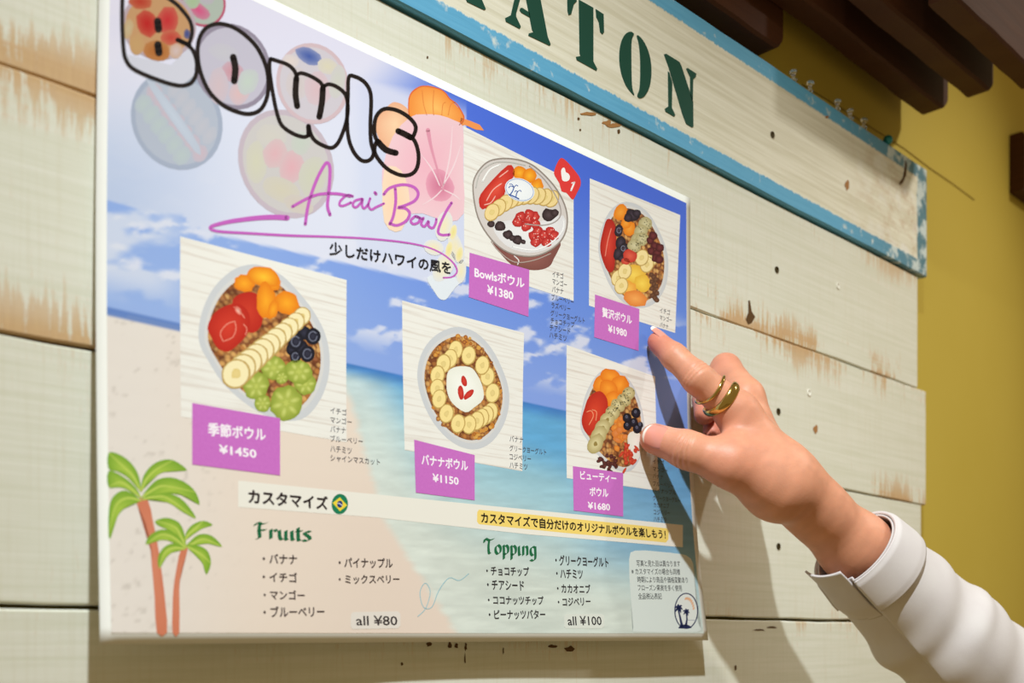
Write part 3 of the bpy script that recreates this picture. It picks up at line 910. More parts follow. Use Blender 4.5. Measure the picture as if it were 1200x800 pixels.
PU = (196, 98, 190)
o3 = lambda p: c1(p, 100, 180)
o6 = lambda p: c1(p, 300, 200, 4.615)
def script(q):
    L = lambda p, w=2.6: q.line(p, w * 1.25, PU, 9)
    L(o3([(1030, 330), (1045, 235), (1080, 130), (1118, 56), (1136, 44), (1146, 78), (1140, 180), (1134, 246), (1146, 286)]), 3.0)
    L(o3([(970, 248), (1040, 210), (1100, 190), (1180, 188), (1240, 200)]), 2.8)
    L(o6([(522, 138), (492, 132), (458, 160), (450, 184), (470, 190), (512, 172)]), 2.3)
    L(o6([(572, 152), (535, 162), (522, 186), (540, 198), (566, 172), (576, 150), (572, 186), (584, 204), (606, 180)]), 2.3)
    L(o6([(616, 150), (606, 186), (622, 210), (650, 196), (690, 178)]), 2.3)
    L(o6([(642, 118), (648, 126)]), 2.8)
    L(o6([(752, 98), (754, 170), (740, 250), (722, 288)]), 2.8)
    L(o6([(690, 128), (722, 94), (790, 76), (850, 88), (876, 122), (858, 162), (800, 190), (766, 200), (806, 204), (830, 232), (810, 272), (762, 296), (724, 286)]), 2.8)
    L(o6([(860, 246), (836, 268), (848, 288), (876, 280), (884, 256), (862, 246), (900, 262)]), 2.4)
    L(o6([(904, 256), (892, 286), (910, 302), (932, 272), (932, 298), (954, 310), (970, 286), (974, 262)]), 2.4)
    L(o6([(1056, 174), (1024, 226), (992, 296), (984, 334), (1004, 348), (1044, 346)]), 2.6)
part('script_lettering', script, label='purple handwritten lettering')
def swoosh(q):
    p = o3([(945, 301), (880, 298), (800, 302), (690, 316), (610, 334), (584, 348), (620, 364), (760, 373), (960, 384)]) + o6([(400, 357), (600, 367), (790, 386), (920, 412), (1010, 452), (1068, 502), (1086, 545), (1060, 574), (1012, 579)])
    q.line(p, [6.2, 6, 5.6, 5, 4.4, 3.8, 3.4, 3.2, 3.0, 2.6, 2.4, 2.2, 2, 2, 2, 2, 2, 2], PU, 9)
part('swoosh_line', swoosh, label='purple looping line')
part('tagline', lambda q: q.text('少しだけハワイの風を', (386, 298.5), (528, 321.5), 15.5, (28, 26, 34), 19, .032))

# ------------------------------------------------------------------ the five bowl pictures
def photo(px, label, fade=None):
    q = Ink(); q.poly(px, W_, 10)
    return q.build('bowl_photo', boards_m, poster, label)
def tagpart(px, lines):
    q = Ink(); q.poly(px, W_, 19)
    o = q.build('price_tag', tag_m, poster, 'purple price tag reading ' + lines[-1][0])
    q = Ink()
    for s, a, b, h in lines: q.text(s, a, b, h, (248, 240, 248), 20, .030)
    q.build('price_text', ink, o)
def lst(lines, h):
    def f(q):
        for s, a, b in lines: q.text(s, a, b, h, (84, 84, 96), 20, 0.0)
    part('ingredient_list', f)

STR, STR2 = (186, 40, 28), (222, 74, 52)
MAN, MAN2 = (232, 128, 24), (252, 182, 50)
BAN, BAN2 = (222, 200, 138), (246, 232, 184)
BLU, BLU2 = (22, 22, 32), (52, 52, 70)
GRP, GRP2 = (142, 158, 58), (192, 200, 98)
RIM, RIM2 = (204, 206, 210), (220, 221, 222)

def bowl_base(ph, rim_px, k=0.86):
    q = Ink(); r = curvy(rim_px, 3)
    c = np.mean(np.array(r), 0)
    q.poly(r, RIM, 11, col2=RIM2)
    ins = [tuple(c + (np.array(p) - c) * (k + .05)) for p in r]
    q.poly(ins, (216, 214, 212), 12)
    b = q.build('bowl', ink, ph, 'clear round bowl seen from above')
    q = Ink(); q.poly([tuple(c + (np.array(p) - c) * k) for p in r], W_, 13)
    q.build('granola', granola_m, ph)
    return c
def fruit(ph, name, fn):
    q = Ink(); fn(q); return q.build(name, ink, ph)
def banana(q, cx, cy, rx, ry, rot=0., lay=15, c0=BAN, c2=BAN2):
    q.oval(cx, cy, rx, ry, rot, (192, 158, 88), c2, lay, 18, .03, 1)
    q.oval(cx - .2, cy - .2, rx * .88, ry * .88, rot, c2, c2, lay + .05, 16)
    q.oval(cx, cy, rx * .34, ry * .34, rot, (226, 202, 130), (232, 208, 140), lay + .1, 10, .2, 2)

# --- seasonal bowl
P1 = photo([(211, 277), (406, 328), (406, 518), (330, 505), (212, 488)], 'white board photo of the seasonal fruit bowl')
a4 = lambda p: c1(p, 200, 280)
bowl_base(P1, a4([(130, 430), (150, 330), (200, 230), (280, 152), (360, 121), (430, 126), (520, 170), (600, 250), (670, 340), (722, 440), (744, 545), (738, 650), (705, 745), (650, 820), (590, 850), (500, 845), (420, 815), (330, 755), (240, 670), (175, 570), (138, 500)]))
def f(q):
    for i, (x, y, rx, ry, rt) in enumerate([(345, 208, 50, 42, .2), (470, 205, 46, 40, .5), (435, 178, 76, 50, .35), (446, 290, 46, 88, -.1), (545, 300, 58, 54, .3), (480, 330, 24, 44, .2)]):
        q.oval(200 + x / 4, 280 + y / 4, rx / 4, ry / 4, rt, MAN, (250, 170, 40) if i != 2 else (254, 196, 52), 14 + i * .1, 18, .10, i)
fruit(P1, 'mango_pieces', f)
def f(q):
    q.poly(curvy(a4([(290, 285), (340, 252), (400, 256), (430, 320), (426, 400), (386, 440), (340, 420), (300, 350)]), 3), STR, 14, col2=(206, 60, 40))
    q.poly(curvy(a4([(172, 410), (205, 345), (270, 308), (325, 306), (366, 350), (366, 430), (320, 490), (268, 528), (218, 510), (184, 450)]), 3), STR, 15, col2=(214, 62, 44))
    for p in ([(295, 320), (318, 330), (345, 370)], [(245, 480), (232, 440), (262, 400), (300, 385)], [(250, 478), (290, 460), (305, 420), (300, 388)], [(340, 400), (356, 420), (350, 450)]):
        q.line(a4(p), 1.0, (240, 150, 128), 16)
    q.oval(279, 364, 3.5, 5, -.6, (226, 110, 92), (246, 196, 180), 16, 10, .2)
fruit(P1, 'strawberries', f)
def f(q):
    for i in range(11):
        t = i / 10
        x, y = 615 - 310 * t, 362 + 270 * t
        r = 44 + 28 * t
        banana(q, 200 + x / 4, 280 + y / 4, r / 4 * .93, r / 4, .5, 15 + i * .25)
fruit(P1, 'banana_slices', f)
def f(q):
    for i, (x, y, r) in enumerate([(625, 440, 34), (570, 515, 34), (612, 510, 36), (585, 480, 42), (666, 456, 40), (640, 538, 40), (583, 550, 30)]):
        q.oval(200 + x / 4, 280 + y / 4, r / 4 * .9, r / 4, 0, BLU, BLU2, 15 + i * .1, 14, .04, i)
        if i in (3, 4, 5, 6):
            q.line([(200 + x / 4 + r * .12 * math.cos(a), 280 + y / 4 + r * .14 * math.sin(a)) for a in [j * .7 for j in range(9)]], .9, (126, 130, 152), 16)
fruit(P1, 'blueberries', f)
def f(q):
    for i, (x, y, rx, ry) in enumerate([(400, 690, 58, 66), (430, 770, 40, 40), (630, 680, 52, 50), (600, 622, 66, 56), (482, 604, 62, 56), (520, 650, 30, 30), (540, 768, 76, 82)]):
        q.oval(200 + x / 4, 280 + y / 4, rx / 4, ry / 4, .3, GRP, GRP2, 15 + i * .2, 18, .07, i)
        for j in range(6):
            a = j * 1.05 + i
            q.oval(200 + x / 4 + rx * .13 * math.cos(a), 280 + y / 4 + ry * .13 * math.sin(a), rx * .05, ry * .09, a + 1.57, (166, 178, 76), (206, 212, 120), 15.1 + i * .2, 8)
fruit(P1, 'grapes', f)
tagpart([(225, 472), (328, 490), (328, 557), (225, 544)], [('季節ボウル', (244, 510), (311, 516.5), 15), ('¥1450', (257, 531), (300, 536.5), 10)])
lst([('イチゴ', (387, 484), (406, 487)), ('マンゴー', (387, 495), (412, 498)), ('バナナ', (387, 506), (405, 508)), ('ブルーベリー', (387, 517), (425, 520.5)), ('ハチミツ', (387, 529), (412, 532)), ('シャインマスカット', (387, 540), (445, 545))], 7.5)

# --- banana bowl
P2 = photo([(471, 352), (614, 390), (612, 552), (474, 527)], 'white board photo of the banana bowl')
a5 = lambda p: c1(p, 420, 360)
c_ = bowl_base(P2, a5([(275, 330), (290, 230), (335, 155), (400, 108), (470, 92), (550, 118), (620, 188), (670, 280), (702, 375), (704, 465), (678, 555), (625, 630), (560, 664), (490, 658), (420, 618), (350, 540), (300, 440)]), .85)
def f(q):
    r = random.Random(5)
    for i in range(70):
        a = r.uniform(0, 6.28); k_ = r.uniform(.74, .84)
        x, y = c_[0] + math.cos(a) * 52 * k_ * .98, c_[1] + math.sin(a) * 72 * k_ + math.cos(a) * 9
        q.oval(x, y, r.uniform(1.6, 3), r.uniform(1.6, 3.4), r.uniform(0, 3), r.choice([(190, 118, 44), (206, 150, 70), (140, 76, 36), (120, 60, 40)]), r.choice([(226, 172, 88), (214, 140, 60)]), 14 + i * .006, 8, .2, i)
fruit(P2, 'granola_clusters', f)
def f(q):
    L = [(455, 200), (430, 240), (398, 265), (370, 318), (368, 380), (378, 430), (412, 498), (620, 490), (600, 505), (578, 518), (555, 532), (518, 550), (466, 545), (604, 325), (580, 272), (516, 226), (628, 402)]
    for i, (x, y) in enumerate(L):
        rx, ry = (34, 46) if i not in (16,) else (34, 48)
        banana(q, 420 + x / 4, 360 + y / 4, rx / 4, ry / 4, .15, 14.5 + i * .18, c2=(246, 222, 150))
fruit(P2, 'banana_slices', f)
def f(q):
    q.poly(curvy(a5([(412, 350), (420, 300), (460, 278), (520, 280), (552, 310), (580, 370), (584, 430), (540, 470), (500, 492), (440, 450), (416, 400)]), 3), (236, 236, 224), 18, col2=(248, 248, 242))
fruit(P2, 'yogurt', f)
def f(q):
    for x, y, rx, ry, rt in ((494, 346, 13, 27, -.25), (479, 400, 14, 34, -.1), (516, 408, 14, 32, .8)):
        q.oval(420 + x / 4, 360 + y / 4, rx / 4, ry / 4, rt, (190, 40, 34), (216, 70, 56), 18.5, 12, .06)
fruit(P2, 'goji_berries', f)
tagpart([(485, 515), (556, 533), (556, 586), (487, 577)], [('バナナボウル', (494, 544), (548, 551.5), 12), ('¥1150', (507, 564), (537, 568), 9)])
lst([('バナナ', (597, 517), (613, 519)), ('グリークヨーグルト', (597, 528), (640, 533)), ('コジベリー', (597, 538), (622, 541)), ('ハチミツ', (597, 548), (618, 550.5))], 7)

# --- the bowl in a lidded cup
P3 = photo([(543, 148), (672, 213), (672, 352.5), (544, 311)], 'white board photo of the lidded fruit cup')
a6 = lambda p: c1(p, 520, 140)
def f(q):
    q.poly(curvy(a6([(190, 480), (222, 560), (252, 612), (318, 682), (380, 702), (442, 706), (492, 690), (514, 655), (545, 560), (400, 520)]), 3), (128, 78, 72), 11, col2=(160, 104, 96))
fruit(P3, 'cup', f)
def f(q):
    q.poly(curvy(a6([(136, 330), (150, 260), (200, 202), (260, 184), (330, 186), (400, 206), (462, 252), (530, 330), (572, 420), (576, 505), (545, 572), (480, 622), (400, 642), (300, 622), (222, 562), (160, 460)]), 3), (212, 204, 200), 12, col2=(224, 218, 214))
    q.poly(curvy(a6([(230, 500), (330, 470), (440, 480), (560, 450), (560, 540), (500, 600), (400, 625), (290, 590)]), 3), (226, 224, 226), 13, col2=(240, 240, 240))
fruit(P3, 'lid', f)
def f(q):
    q.poly(curvy(a6([(172, 350), (230, 280), (300, 214), (326, 226), (330, 262), (292, 320), (276, 372), (230, 400), (180, 422), (164, 390)]), 2), (196, 44, 36), 14, col2=(228, 84, 66))
    for p in ([(200, 380), (230, 330), (270, 300)], [(190, 400), (220, 390), (240, 360)], [(260, 270), (300, 240)]):
        q.line(a6(p), 1.2, (244, 180, 166), 15)
fruit(P3, 'strawberries', f)
def f(q):
    for i, (x, y, rx, ry) in enumerate(((355, 250, 30, 34), (400, 265, 34, 36), (432, 320, 30, 44), (450, 368, 26, 24))):
        q.oval(520 + x / 4, 140 + y / 4, rx / 4, ry / 4, .4, MAN, MAN2, 14 + i * .1, 14, .1, i)
fruit(P3, 'mango_pieces', f)
def f(q):
    for i in range(10):
        t = i / 9
        banana(q, 520 + (505 - 280 * t) / 4, 140 + (372 + 70 * t - 46 * math.sin(t * 3)) / 4, 8.5, 11, .5, 15 + i * .2, c2=(240, 214, 150))
fruit(P3, 'banana_slices', f)
def f(q):
    for i, (x, y, r) in enumerate(((220, 490, 18), (262, 500, 26), (300, 540, 24), (345, 565, 24), (320, 555, 16), (372, 574, 12))):
        q.oval(520 + x / 4, 140 + y / 4, r / 4, r / 4 * .9, .2, (48, 34, 36), (86, 70, 72), 16 + i * .05, 12, .12, i)
fruit(P3, 'blueberries', f)
def f(q):
    for i, (x, y, r) in enumerate(((490, 448, 34), (520, 438, 20))):
        q.oval(520 + x / 4, 140 + y / 4, r / 4, r / 4 * .9, .2, (48, 34, 36), (86, 70, 72), 16 + i * .1, 12, .12, i)
fruit(P3, 'blueberries', f)
def f(q):
    r = random.Random(9)
    for i, (x, y) in enumerate([(360, 455), (345, 480), (395, 470), (425, 455), (430, 490), (400, 445), (385, 500), (420, 545), (450, 560), (440, 525), (470, 540), (500, 525), (515, 545), (480, 575), (430, 575)]):
        q.oval(520 + x / 4, 140 + y / 4, 6.0, 6.2, 0, (176, 36, 36), (222, 84, 76), 16 + i * .05, 12, .14, i)
        for j in range(3): q.oval(520 + x / 4 + r.uniform(-3, 3), 140 + y / 4 + r.uniform(-3, 3), .7, .7, 0, (246, 190, 180), None, 17 + i * .01, 6)
fruit(P3, 'raspberries', f)
def f(q):
    out = a6([(136, 330), (150, 260), (200, 202), (260, 184), (330, 186), (400, 206), (462, 252), (530, 330), (572, 420), (576, 505), (545, 572), (480, 622), (400, 642), (300, 622), (222, 562), (160, 460)])
    q.line(out, 1.6, (150, 138, 130), 18, True)
    q.line(a6([(150, 320), (170, 250), (230, 205), (300, 200), (380, 215)]), 1.2, (188, 186, 180), 18)
    q.line(a6([(400, 218), (470, 280), (530, 370), (548, 440), (520, 480), (460, 496), (380, 490)]), 1.3, (170, 160, 156), 18)
    q.line(a6([(560, 470), (556, 520), (500, 580), (420, 612), (320, 596)]), 1.6, (246, 246, 246), 18)
    q.line(a6([(222, 572), (258, 618), (330, 668), (420, 660), (500, 628)]), 1.2, (178, 160, 152), 18)
    q.line(a6([(180, 290), (215, 235), (262, 212)]), 1.8, (246, 246, 244), 18)
    q.line(a6([(330, 640), (350, 660), (345, 680)]), 1.2, (240, 236, 234), 18)
fruit(P3, 'lid_rim', f)
def f(q):
    q.oval(520 + 355 / 4, 140 + 330 / 4, 18, 13.2, .35, (236, 240, 244), (244, 246, 248), 18.5, 24)
    q.line([(608.7 + 16.5 * math.cos(a) * math.cos(.35) - 12 * math.sin(a) * math.sin(.35), 222.5 + 16.5 * math.cos(a) * math.sin(.35) + 12 * math.sin(a) * math.cos(.35)) for a in [i * .314 for i in range(20)]], .6, (110, 140, 200), 19, True)
    for p, w in (([(312, 350), (322, 335), (328, 318)], 1.3), ([(338, 360), (340, 348), (345, 338)], 1.2), ([(305, 352), (330, 362), (350, 372)], 1.6), ([(328, 318), (312, 312), (304, 320)], 1), ([(328, 318), (338, 308), (346, 312)], 1), ([(328, 318), (318, 304), (308, 304)], .9), ([(345, 338), (356, 332), (362, 338)], .9), ([(345, 338), (336, 334), (332, 340)], .9)):
        q.line(a6(p), w, (58, 92, 166), 19)
fruit(P3, 'lid_sticker', f)
o8 = lambda p: c1(p, 640, 180, 13.333)
def f(q):
    q.poly(curvy(o8([(235, 66), (320, 122), (400, 210), (482, 312), (532, 400), (534, 500), (480, 610), (425, 714), (380, 696), (312, 612), (238, 590), (202, 462), (132, 350), (122, 270), (178, 130)]), 2), (226, 62, 60), 14)
    q.poly(curvy(o8([(256, 222), (288, 230), (304, 290), (338, 308), (366, 350), (358, 408), (312, 434), (256, 424), (240, 370), (230, 270)]), 2), (248, 246, 244), 15)
    q.line(o8([(437, 450), (412, 512), (386, 574)]), 2.0, (248, 246, 244), 15); q.line(o8([(398, 460), (432, 450)]), 1.4, (248, 246, 244), 15)
part('heart_badge', f, label='red like badge with white heart and 1')
tagpart([(550, 296), (620, 316), (619, 371), (549, 348)], [('Bowlsボウル', (556, 324.5), (614, 337.5), 12), ('¥1380', (571, 344), (601, 351.5), 10)])
lst([('イチゴ', (647, 324), (660, 327)), ('マンゴー', (647, 332.5), (664, 337)), ('バナナ', (646.5, 342), (660, 345)), ('ブルーベリー', (646, 351), (672, 357)), ('ラズベリー', (646, 360.5), (668, 365)), ('グリークヨーグルト', (645, 369.5), (685, 379)), ('チョコチップ', (645, 378.5), (673, 384)), ('チアシード', (644, 387), (668, 391.5)), ('ハチミツ', (643.5, 395.5), (664, 400))], 7)

# --- luxury bowl
P4 = photo([(691, 209), (797, 252), (791, 390), (690, 358)], 'white board photo of the luxury bowl at upper right')
bowl_base(P4, [(701, 295), (704, 270), (714, 248), (729, 237), (745, 239), (760, 250), (772, 270), (781, 293), (783, 315), (779, 338), (766, 356), (750, 361), (735, 357), (721, 345), (709, 323)], .88)
def f(q):
    for i, (x, y, rx, ry) in enumerate(((727, 249, 8, 10), (737, 268, 7, 9), (733, 262, 6, 6))): q.oval(x, y, rx, ry, .3, MAN, (246, 164, 60), 14 + i * .1, 12, .1, i)
fruit(P4, 'mango_pieces', f)
def f(q):
    for i, (x, y, rx, ry) in enumerate(((741, 252, 8, 7), (736, 255, 5, 5), (746, 250, 5, 5), (725, 270, 5, 7), (727, 284, 6, 8), (731, 293, 6, 8), (724, 297, 5, 8), (728, 303, 4, 4))): q.oval(x, y, rx, ry, .2, (34, 26, 34), (74, 62, 76), 14.5 + i * .06, 12, .12, i)
    for x, y in ((725, 270), (730, 291)): q.line([(x + 2.4 * math.cos(a), y + 3 * math.sin(a)) for a in [j * .7 for j in range(9)]], .8, (126, 126, 146), 16)
fruit(P4, 'blueberries', f)
def f(q):
    q.poly(curvy([(706, 272), (711, 257), (719, 260), (722, 275), (721, 296), (719, 316), (712, 318), (705, 302), (703, 288)], 3), (176, 38, 30), 14, col2=(216, 68, 52))
    q.line([(709, 300), (712, 282), (716, 268)], 1, (236, 140, 120), 15)
    q.oval(738, 300, 8, 8, .3, (196, 56, 44), (226, 98, 76), 16.5, 12, .12); q.oval(733, 306, 5, 4, .3, (196, 56, 44), (226, 98, 76), 16.5, 12, .12)
fruit(P4, 'strawberries', f)
def f(q):
    r = random.Random(2)
    for i, (x, y) in enumerate(((756, 262), (751, 271), (747, 281), (743, 288), (752, 280))):
        q.oval(x, y, 8, 8, .4, (176, 164, 116), (212, 204, 164), 15 + i * .1, 14, .05, i)
        for j in range(9): q.oval(x + r.uniform(-6, 6), y + r.uniform(-6, 6), .7, .7, 0, (92, 88, 62), None, 16, 5)
    for i, (x, y) in enumerate(((764, 302), (758, 310), (752, 302), (724, 326), (732, 318), (728, 335))): banana(q, x, y, 8, 10, .3, 16 + i * .1, c2=(244, 222, 160))
fruit(P4, 'banana_slices', f)
def f(q):
    for i, (x, y) in enumerate(((762, 282), (767, 288), (763, 294), (770, 296), (773, 290), (768, 302), (772, 304), (765, 276))): q.oval(x, y, 5, 5, 0, (70, 22, 28), (118, 52, 54), 16 + i * .06, 10, .15, i)
fruit(P4, 'raspberries', f)
def f(q):
    for i, (x, y, rx, ry, a, b) in enumerate(((742, 322, 14, 12, (228, 176, 60), (250, 216, 96)), (752, 332, 10, 10, (230, 180, 60), (250, 214, 90)), (736, 338, 10, 9, (236, 160, 60), (248, 196, 90)), (744, 350, 14, 9, (226, 130, 56), (246, 170, 90)))): q.oval(x, y, rx, ry, .3, a, b, 15.5 + i * .1, 14, .12, i)
fruit(P4, 'pineapple_pieces', f)
def f(q):
    for i in range(12): q.oval(766 + (i % 3 - 1) * 2.4 + (i > 6), 322 + i * 2.7, 3.2, 3, 0, (84, 52, 36), (122, 82, 58), 16 + i * .04, 8, .2, i)
fruit(P4, 'cacao_nibs', f)
tagpart([(697, 345), (749, 362), (748, 411), (696, 395)], [('贅沢ボウル', (705.5, 371), (740, 380.5), 11), ('¥1980', (712.5, 389), (734, 394.5), 8.5)])
lst([('イチゴ', (773, 366), (785, 369)), ('マンゴー', (773, 374.5), (787, 378)), ('バナナ', (773, 383), (783, 386))], 6)

# --- beauty bowl
P5 = photo([(664, 404), (767.5, 441), (772.5, 575), (664, 560)], 'white board photo of the beauty bowl beside the thumb')
a7 = lambda p: c1(p, 640, 400)
bowl_base(P5, a7([(160, 400), (172, 290), (212, 190), (270, 132), (340, 138), (400, 195), (440, 285), (460, 385), (456, 490), (424, 575), (380, 612), (310, 592), (240, 530), (190, 460)]), .9)
def f(q):
    for i, (x, y, rx, ry) in enumerate(((260, 200, 40, 45), (300, 165, 50, 36), (345, 205, 44, 46), (290, 220, 44, 40), (312, 270, 34, 40))): q.oval(640 + x / 4, 400 + y / 4, rx / 4, ry / 4, .3, (228, 120, 26), (248, 160, 50), 14 + i * .1, 14, .09, i)
fruit(P5, 'mango_pieces', f)
def f(q):
    q.poly(curvy(a7([(200, 260), (250, 232), (285, 270), (284, 330), (255, 380), (212, 440), (180, 420), (165, 370), (180, 310)]), 3), (184, 42, 28), 15, col2=(218, 70, 44))
    for p in ([(190, 330), (210, 325), (220, 350), (200, 390)], [(215, 320), (235, 330), (232, 370)]): q.line(a7(p), .8, (240, 160, 120), 16)
fruit(P5, 'strawberries', f)
def f(q):
    r = random.Random(8)
    for i, (x, y, rx, ry) in enumerate(((385, 245, 30, 34), (365, 275, 34, 30), (335, 300, 36, 30), (310, 335, 34, 36), (285, 370, 34, 42), (262, 405, 34, 44), (245, 440, 36, 48), (230, 480, 34, 50))):
        q.oval(640 + x / 4, 400 + y / 4, rx / 4, ry / 4, .5, (176, 160, 106), (226, 216, 166), 15 + i * .15, 14, .05, i)
        if i < 4:
            for j in range(14): q.oval(640 + x / 4 + r.uniform(-6, 6), 400 + y / 4 + r.uniform(-6, 6), .8, .7, 0, (88, 86, 60), None, 17, 5)
        else: q.oval(640 + x / 4, 400 + y / 4, 2.4, 3, .5, (150, 130, 70), None, 15.1 + i * .15, 8, .2)
fruit(P5, 'banana_slices', f)
def f(q):
    for i, (x, y, r_) in enumerate(((380, 395, 22), (410, 380, 22), (378, 358, 23), (420, 335, 25), (426, 408, 24), (440, 392, 16))):
        q.oval(640 + x / 4, 400 + y / 4, r_ / 4 * .9, r_ / 4, 0, (18, 18, 26), (44, 44, 60), 16 + i * .1, 12, .03, i)
        q.oval(639.4 + x / 4, 398.6 + y / 4, 1.5, 1.9, 0, (120, 124, 146), (44, 44, 58), 17, 8)
fruit(P5, 'blueberries', f)
def f(q):
    q.poly(curvy(a7([(382, 440), (420, 420), (448, 450), (446, 520), (420, 560), (390, 520)]), 3), (232, 228, 216), 15, col2=(244, 242, 234))
fruit(P5, 'yogurt', f)
def f(q):
    r = random.Random(4)
    for i in range(22):
        x, y = 350 + r.uniform(-30, 55) , 420 + r.uniform(-60, 90)
        if x > 385 and y < 440: continue
        q.oval(640 + x / 4, 400 + y / 4, r.uniform(3, 6), r.uniform(3, 6), r.uniform(0, 3), (216, 120, 44), r.choice([(240, 160, 70), (226, 142, 84)]), 14.5 + i * .02, 9, .15, i)
fruit(P5, 'dried_fruit', f)
def f(q):
    r = random.Random(14)
    for i in range(26):
        q.oval(640 + r.gauss(295, 26) / 4, 400 + r.gauss(562, 22) / 4, r.uniform(2, 4), r.uniform(1.4, 3), r.uniform(0, 3), (66, 30, 28), (110, 58, 52), 17 + i * .015, 7, .25, i)
fruit(P5, 'cacao_nibs', f)
def f(q):
    r = random.Random(24)
    for i in range(20):
        q.oval(640 + r.gauss(384, 22) / 4, 400 + r.gauss(540, 28) / 4, r.uniform(1.4, 2.4), r.uniform(3, 5), r.uniform(-.8, .8), (190, 50, 34), (222, 92, 62), 17.5 + i * .015, 8, .1, i)
fruit(P5, 'goji_berries', f)
tagpart([(671, 546), (730, 554), (730, 605), (672, 598)], [('ビューティー', (680, 561.5), (722, 565.5), 10), ('ボウル', (691, 580.5), (712.5, 582.5), 10), ('¥1680', (689, 596), (714.5, 598), 8)])
lst([('イチゴ', (765, 543), (778, 545)), ('マンゴー', (765, 552), (782, 554)), ('バナナ', (765, 560), (777, 562)), ('ブルーベリー', (765, 569), (789, 572)), ('パイナップル', (765, 577), (792, 580)), ('グリークヨーグルト', (765, 586), (797, 589)), ('カカオニブ', (766, 594), (784, 595.5)), ('コジベリー', (766, 602.5), (785, 604)), ('ハチミツ', (766, 611), (781, 612))], 6)

# ------------------------------------------------------------------ lower part of the poster
def palm(trunk, fronds, nm):
    q = Ink()
    q.poly(curvy(trunk, 2), (206, 122, 92), 12, col2=(214, 134, 104))
    tr = q.build('palm_tree_picture', ink, poster, nm)
    q = Ink()
    for i, fr in enumerate(fronds):
        q.poly(curvy(fr, 3), (122, 164, 50), 13 + i * .3, col2=(170, 196, 74))
        n = len(fr)
        mid = fr[:n // 2 + 1]
        q.line([fr[0], tuple((np.array(fr[1]) + np.array(fr[-1])) / 2), tuple((np.array(fr[2]) + np.array(fr[-2])) / 2), fr[n // 2]], [2.2, 2.6, 2, .6], (186, 204, 92), 13.15 + i * .3)
    q.build('fronds', ink, tr)
b2 = lambda p: c1(p, 100, 500)
palm([(159, 586), (173, 586), (179, 610), (185, 640), (190, 675), (194, 710), (195.5, 741), (183.5, 741), (181, 700), (178, 665), (174, 625), (166, 602)],
     [b2(p) for p in ([(258, 300), (200, 240), (150, 210), (108, 196), (108, 122), (160, 130), (212, 168), (248, 225)],
                      [(256, 330), (190, 292), (150, 284), (108, 282), (108, 206), (178, 234), (236, 286)],
                      [(258, 345), (200, 370), (150, 420), (119, 518), (108, 500), (110, 384), (134, 322), (190, 298)],
                      [(262, 300), (268, 240), (302, 188), (352, 158), (412, 156), (476, 202), (424, 206), (356, 216), (296, 262)],
                      [(268, 340), (330, 340), (400, 362), (450, 396), (516, 430), (492, 384), (442, 332), (374, 308), (306, 318)],
                      [(264, 330), (310, 268), (352, 242), (408, 238), (470, 262), (516, 306), (534, 366), (478, 330), (398, 312), (330, 318)])],
     'taller palm tree print in the lower left corner')
palm([(212, 643), (220, 643), (213, 665), (210, 690), (210, 741), (202, 741), (202, 715), (203, 690), (207, 664)],
     [b2(p) for p in ([(468, 560), (430, 520), (392, 486), (340, 462), (328, 440), (382, 426), (440, 450), (466, 510)],
                      [(468, 530), (472, 494), (502, 458), (552, 440), (596, 460), (545, 478), (492, 514)],
                      [(468, 566), (400, 536), (340, 532), (284, 552), (300, 510), (360, 480), (424, 502)],
                      [(464, 572), (408, 588), (372, 620), (346, 664), (340, 610), (370, 562), (420, 546)],
                      [(470, 562), (520, 554), (580, 548), (640, 562), (592, 510), (532, 504), (486, 540)],
                      [(474, 560), (512, 600), (548, 640), (566, 692), (588, 640), (576, 588), (546, 562), (500, 552)])],
     'shorter palm tree print beside the taller one')

part('heading_strip', lambda q: q.poly([(279, 563), (440, 579), (620, 597), (800, 615), (800, 641), (620, 626), (440, 606), (279, 594)], (236, 232, 222), 11), label='pale strip behind the customise heading')
part('heading_text', lambda q: q.text('カスタマイズ', (291.5, 589), (384, 597), 16, (38, 24, 26), 13, .040))
def f(q):
    q.oval(398, 590.5, 9.6, 12, .1, (20, 120, 84), (24, 132, 92), 13, 26)
    q.poly([(389.6, 589), (398, 582.6), (406.6, 592), (398.2, 598.8)], (240, 214, 60), 14)
    q.oval(398, 590.6, 3.3, 4.2, .1, (36, 52, 110), (44, 62, 124), 15, 16)
    q.line([(394.9, 589.6), (398, 590), (401, 592.4)], .8, (230, 232, 236), 16)
part('flag_emblem', f, label='round Brazilian flag emblem')
part('highlight_strip', lambda q: q.poly(curvy([(561, 597), (600, 600.5), (670, 607.5), (740, 614.5), (781, 618.8), (783.4, 622), (783, 632), (780, 635.5), (740, 631.5), (670, 625), (600, 618), (561, 614), (558.8, 611), (559, 600)], 1), (244, 214, 116), 12), label='yellow highlight strip')
part('highlight_text', lambda q: q.text('カスタマイズで自分だけのオリジナルボウルを楽しもう！', (564, 612.5), (780, 631.5), 12.5, (34, 28, 24), 14, .034))

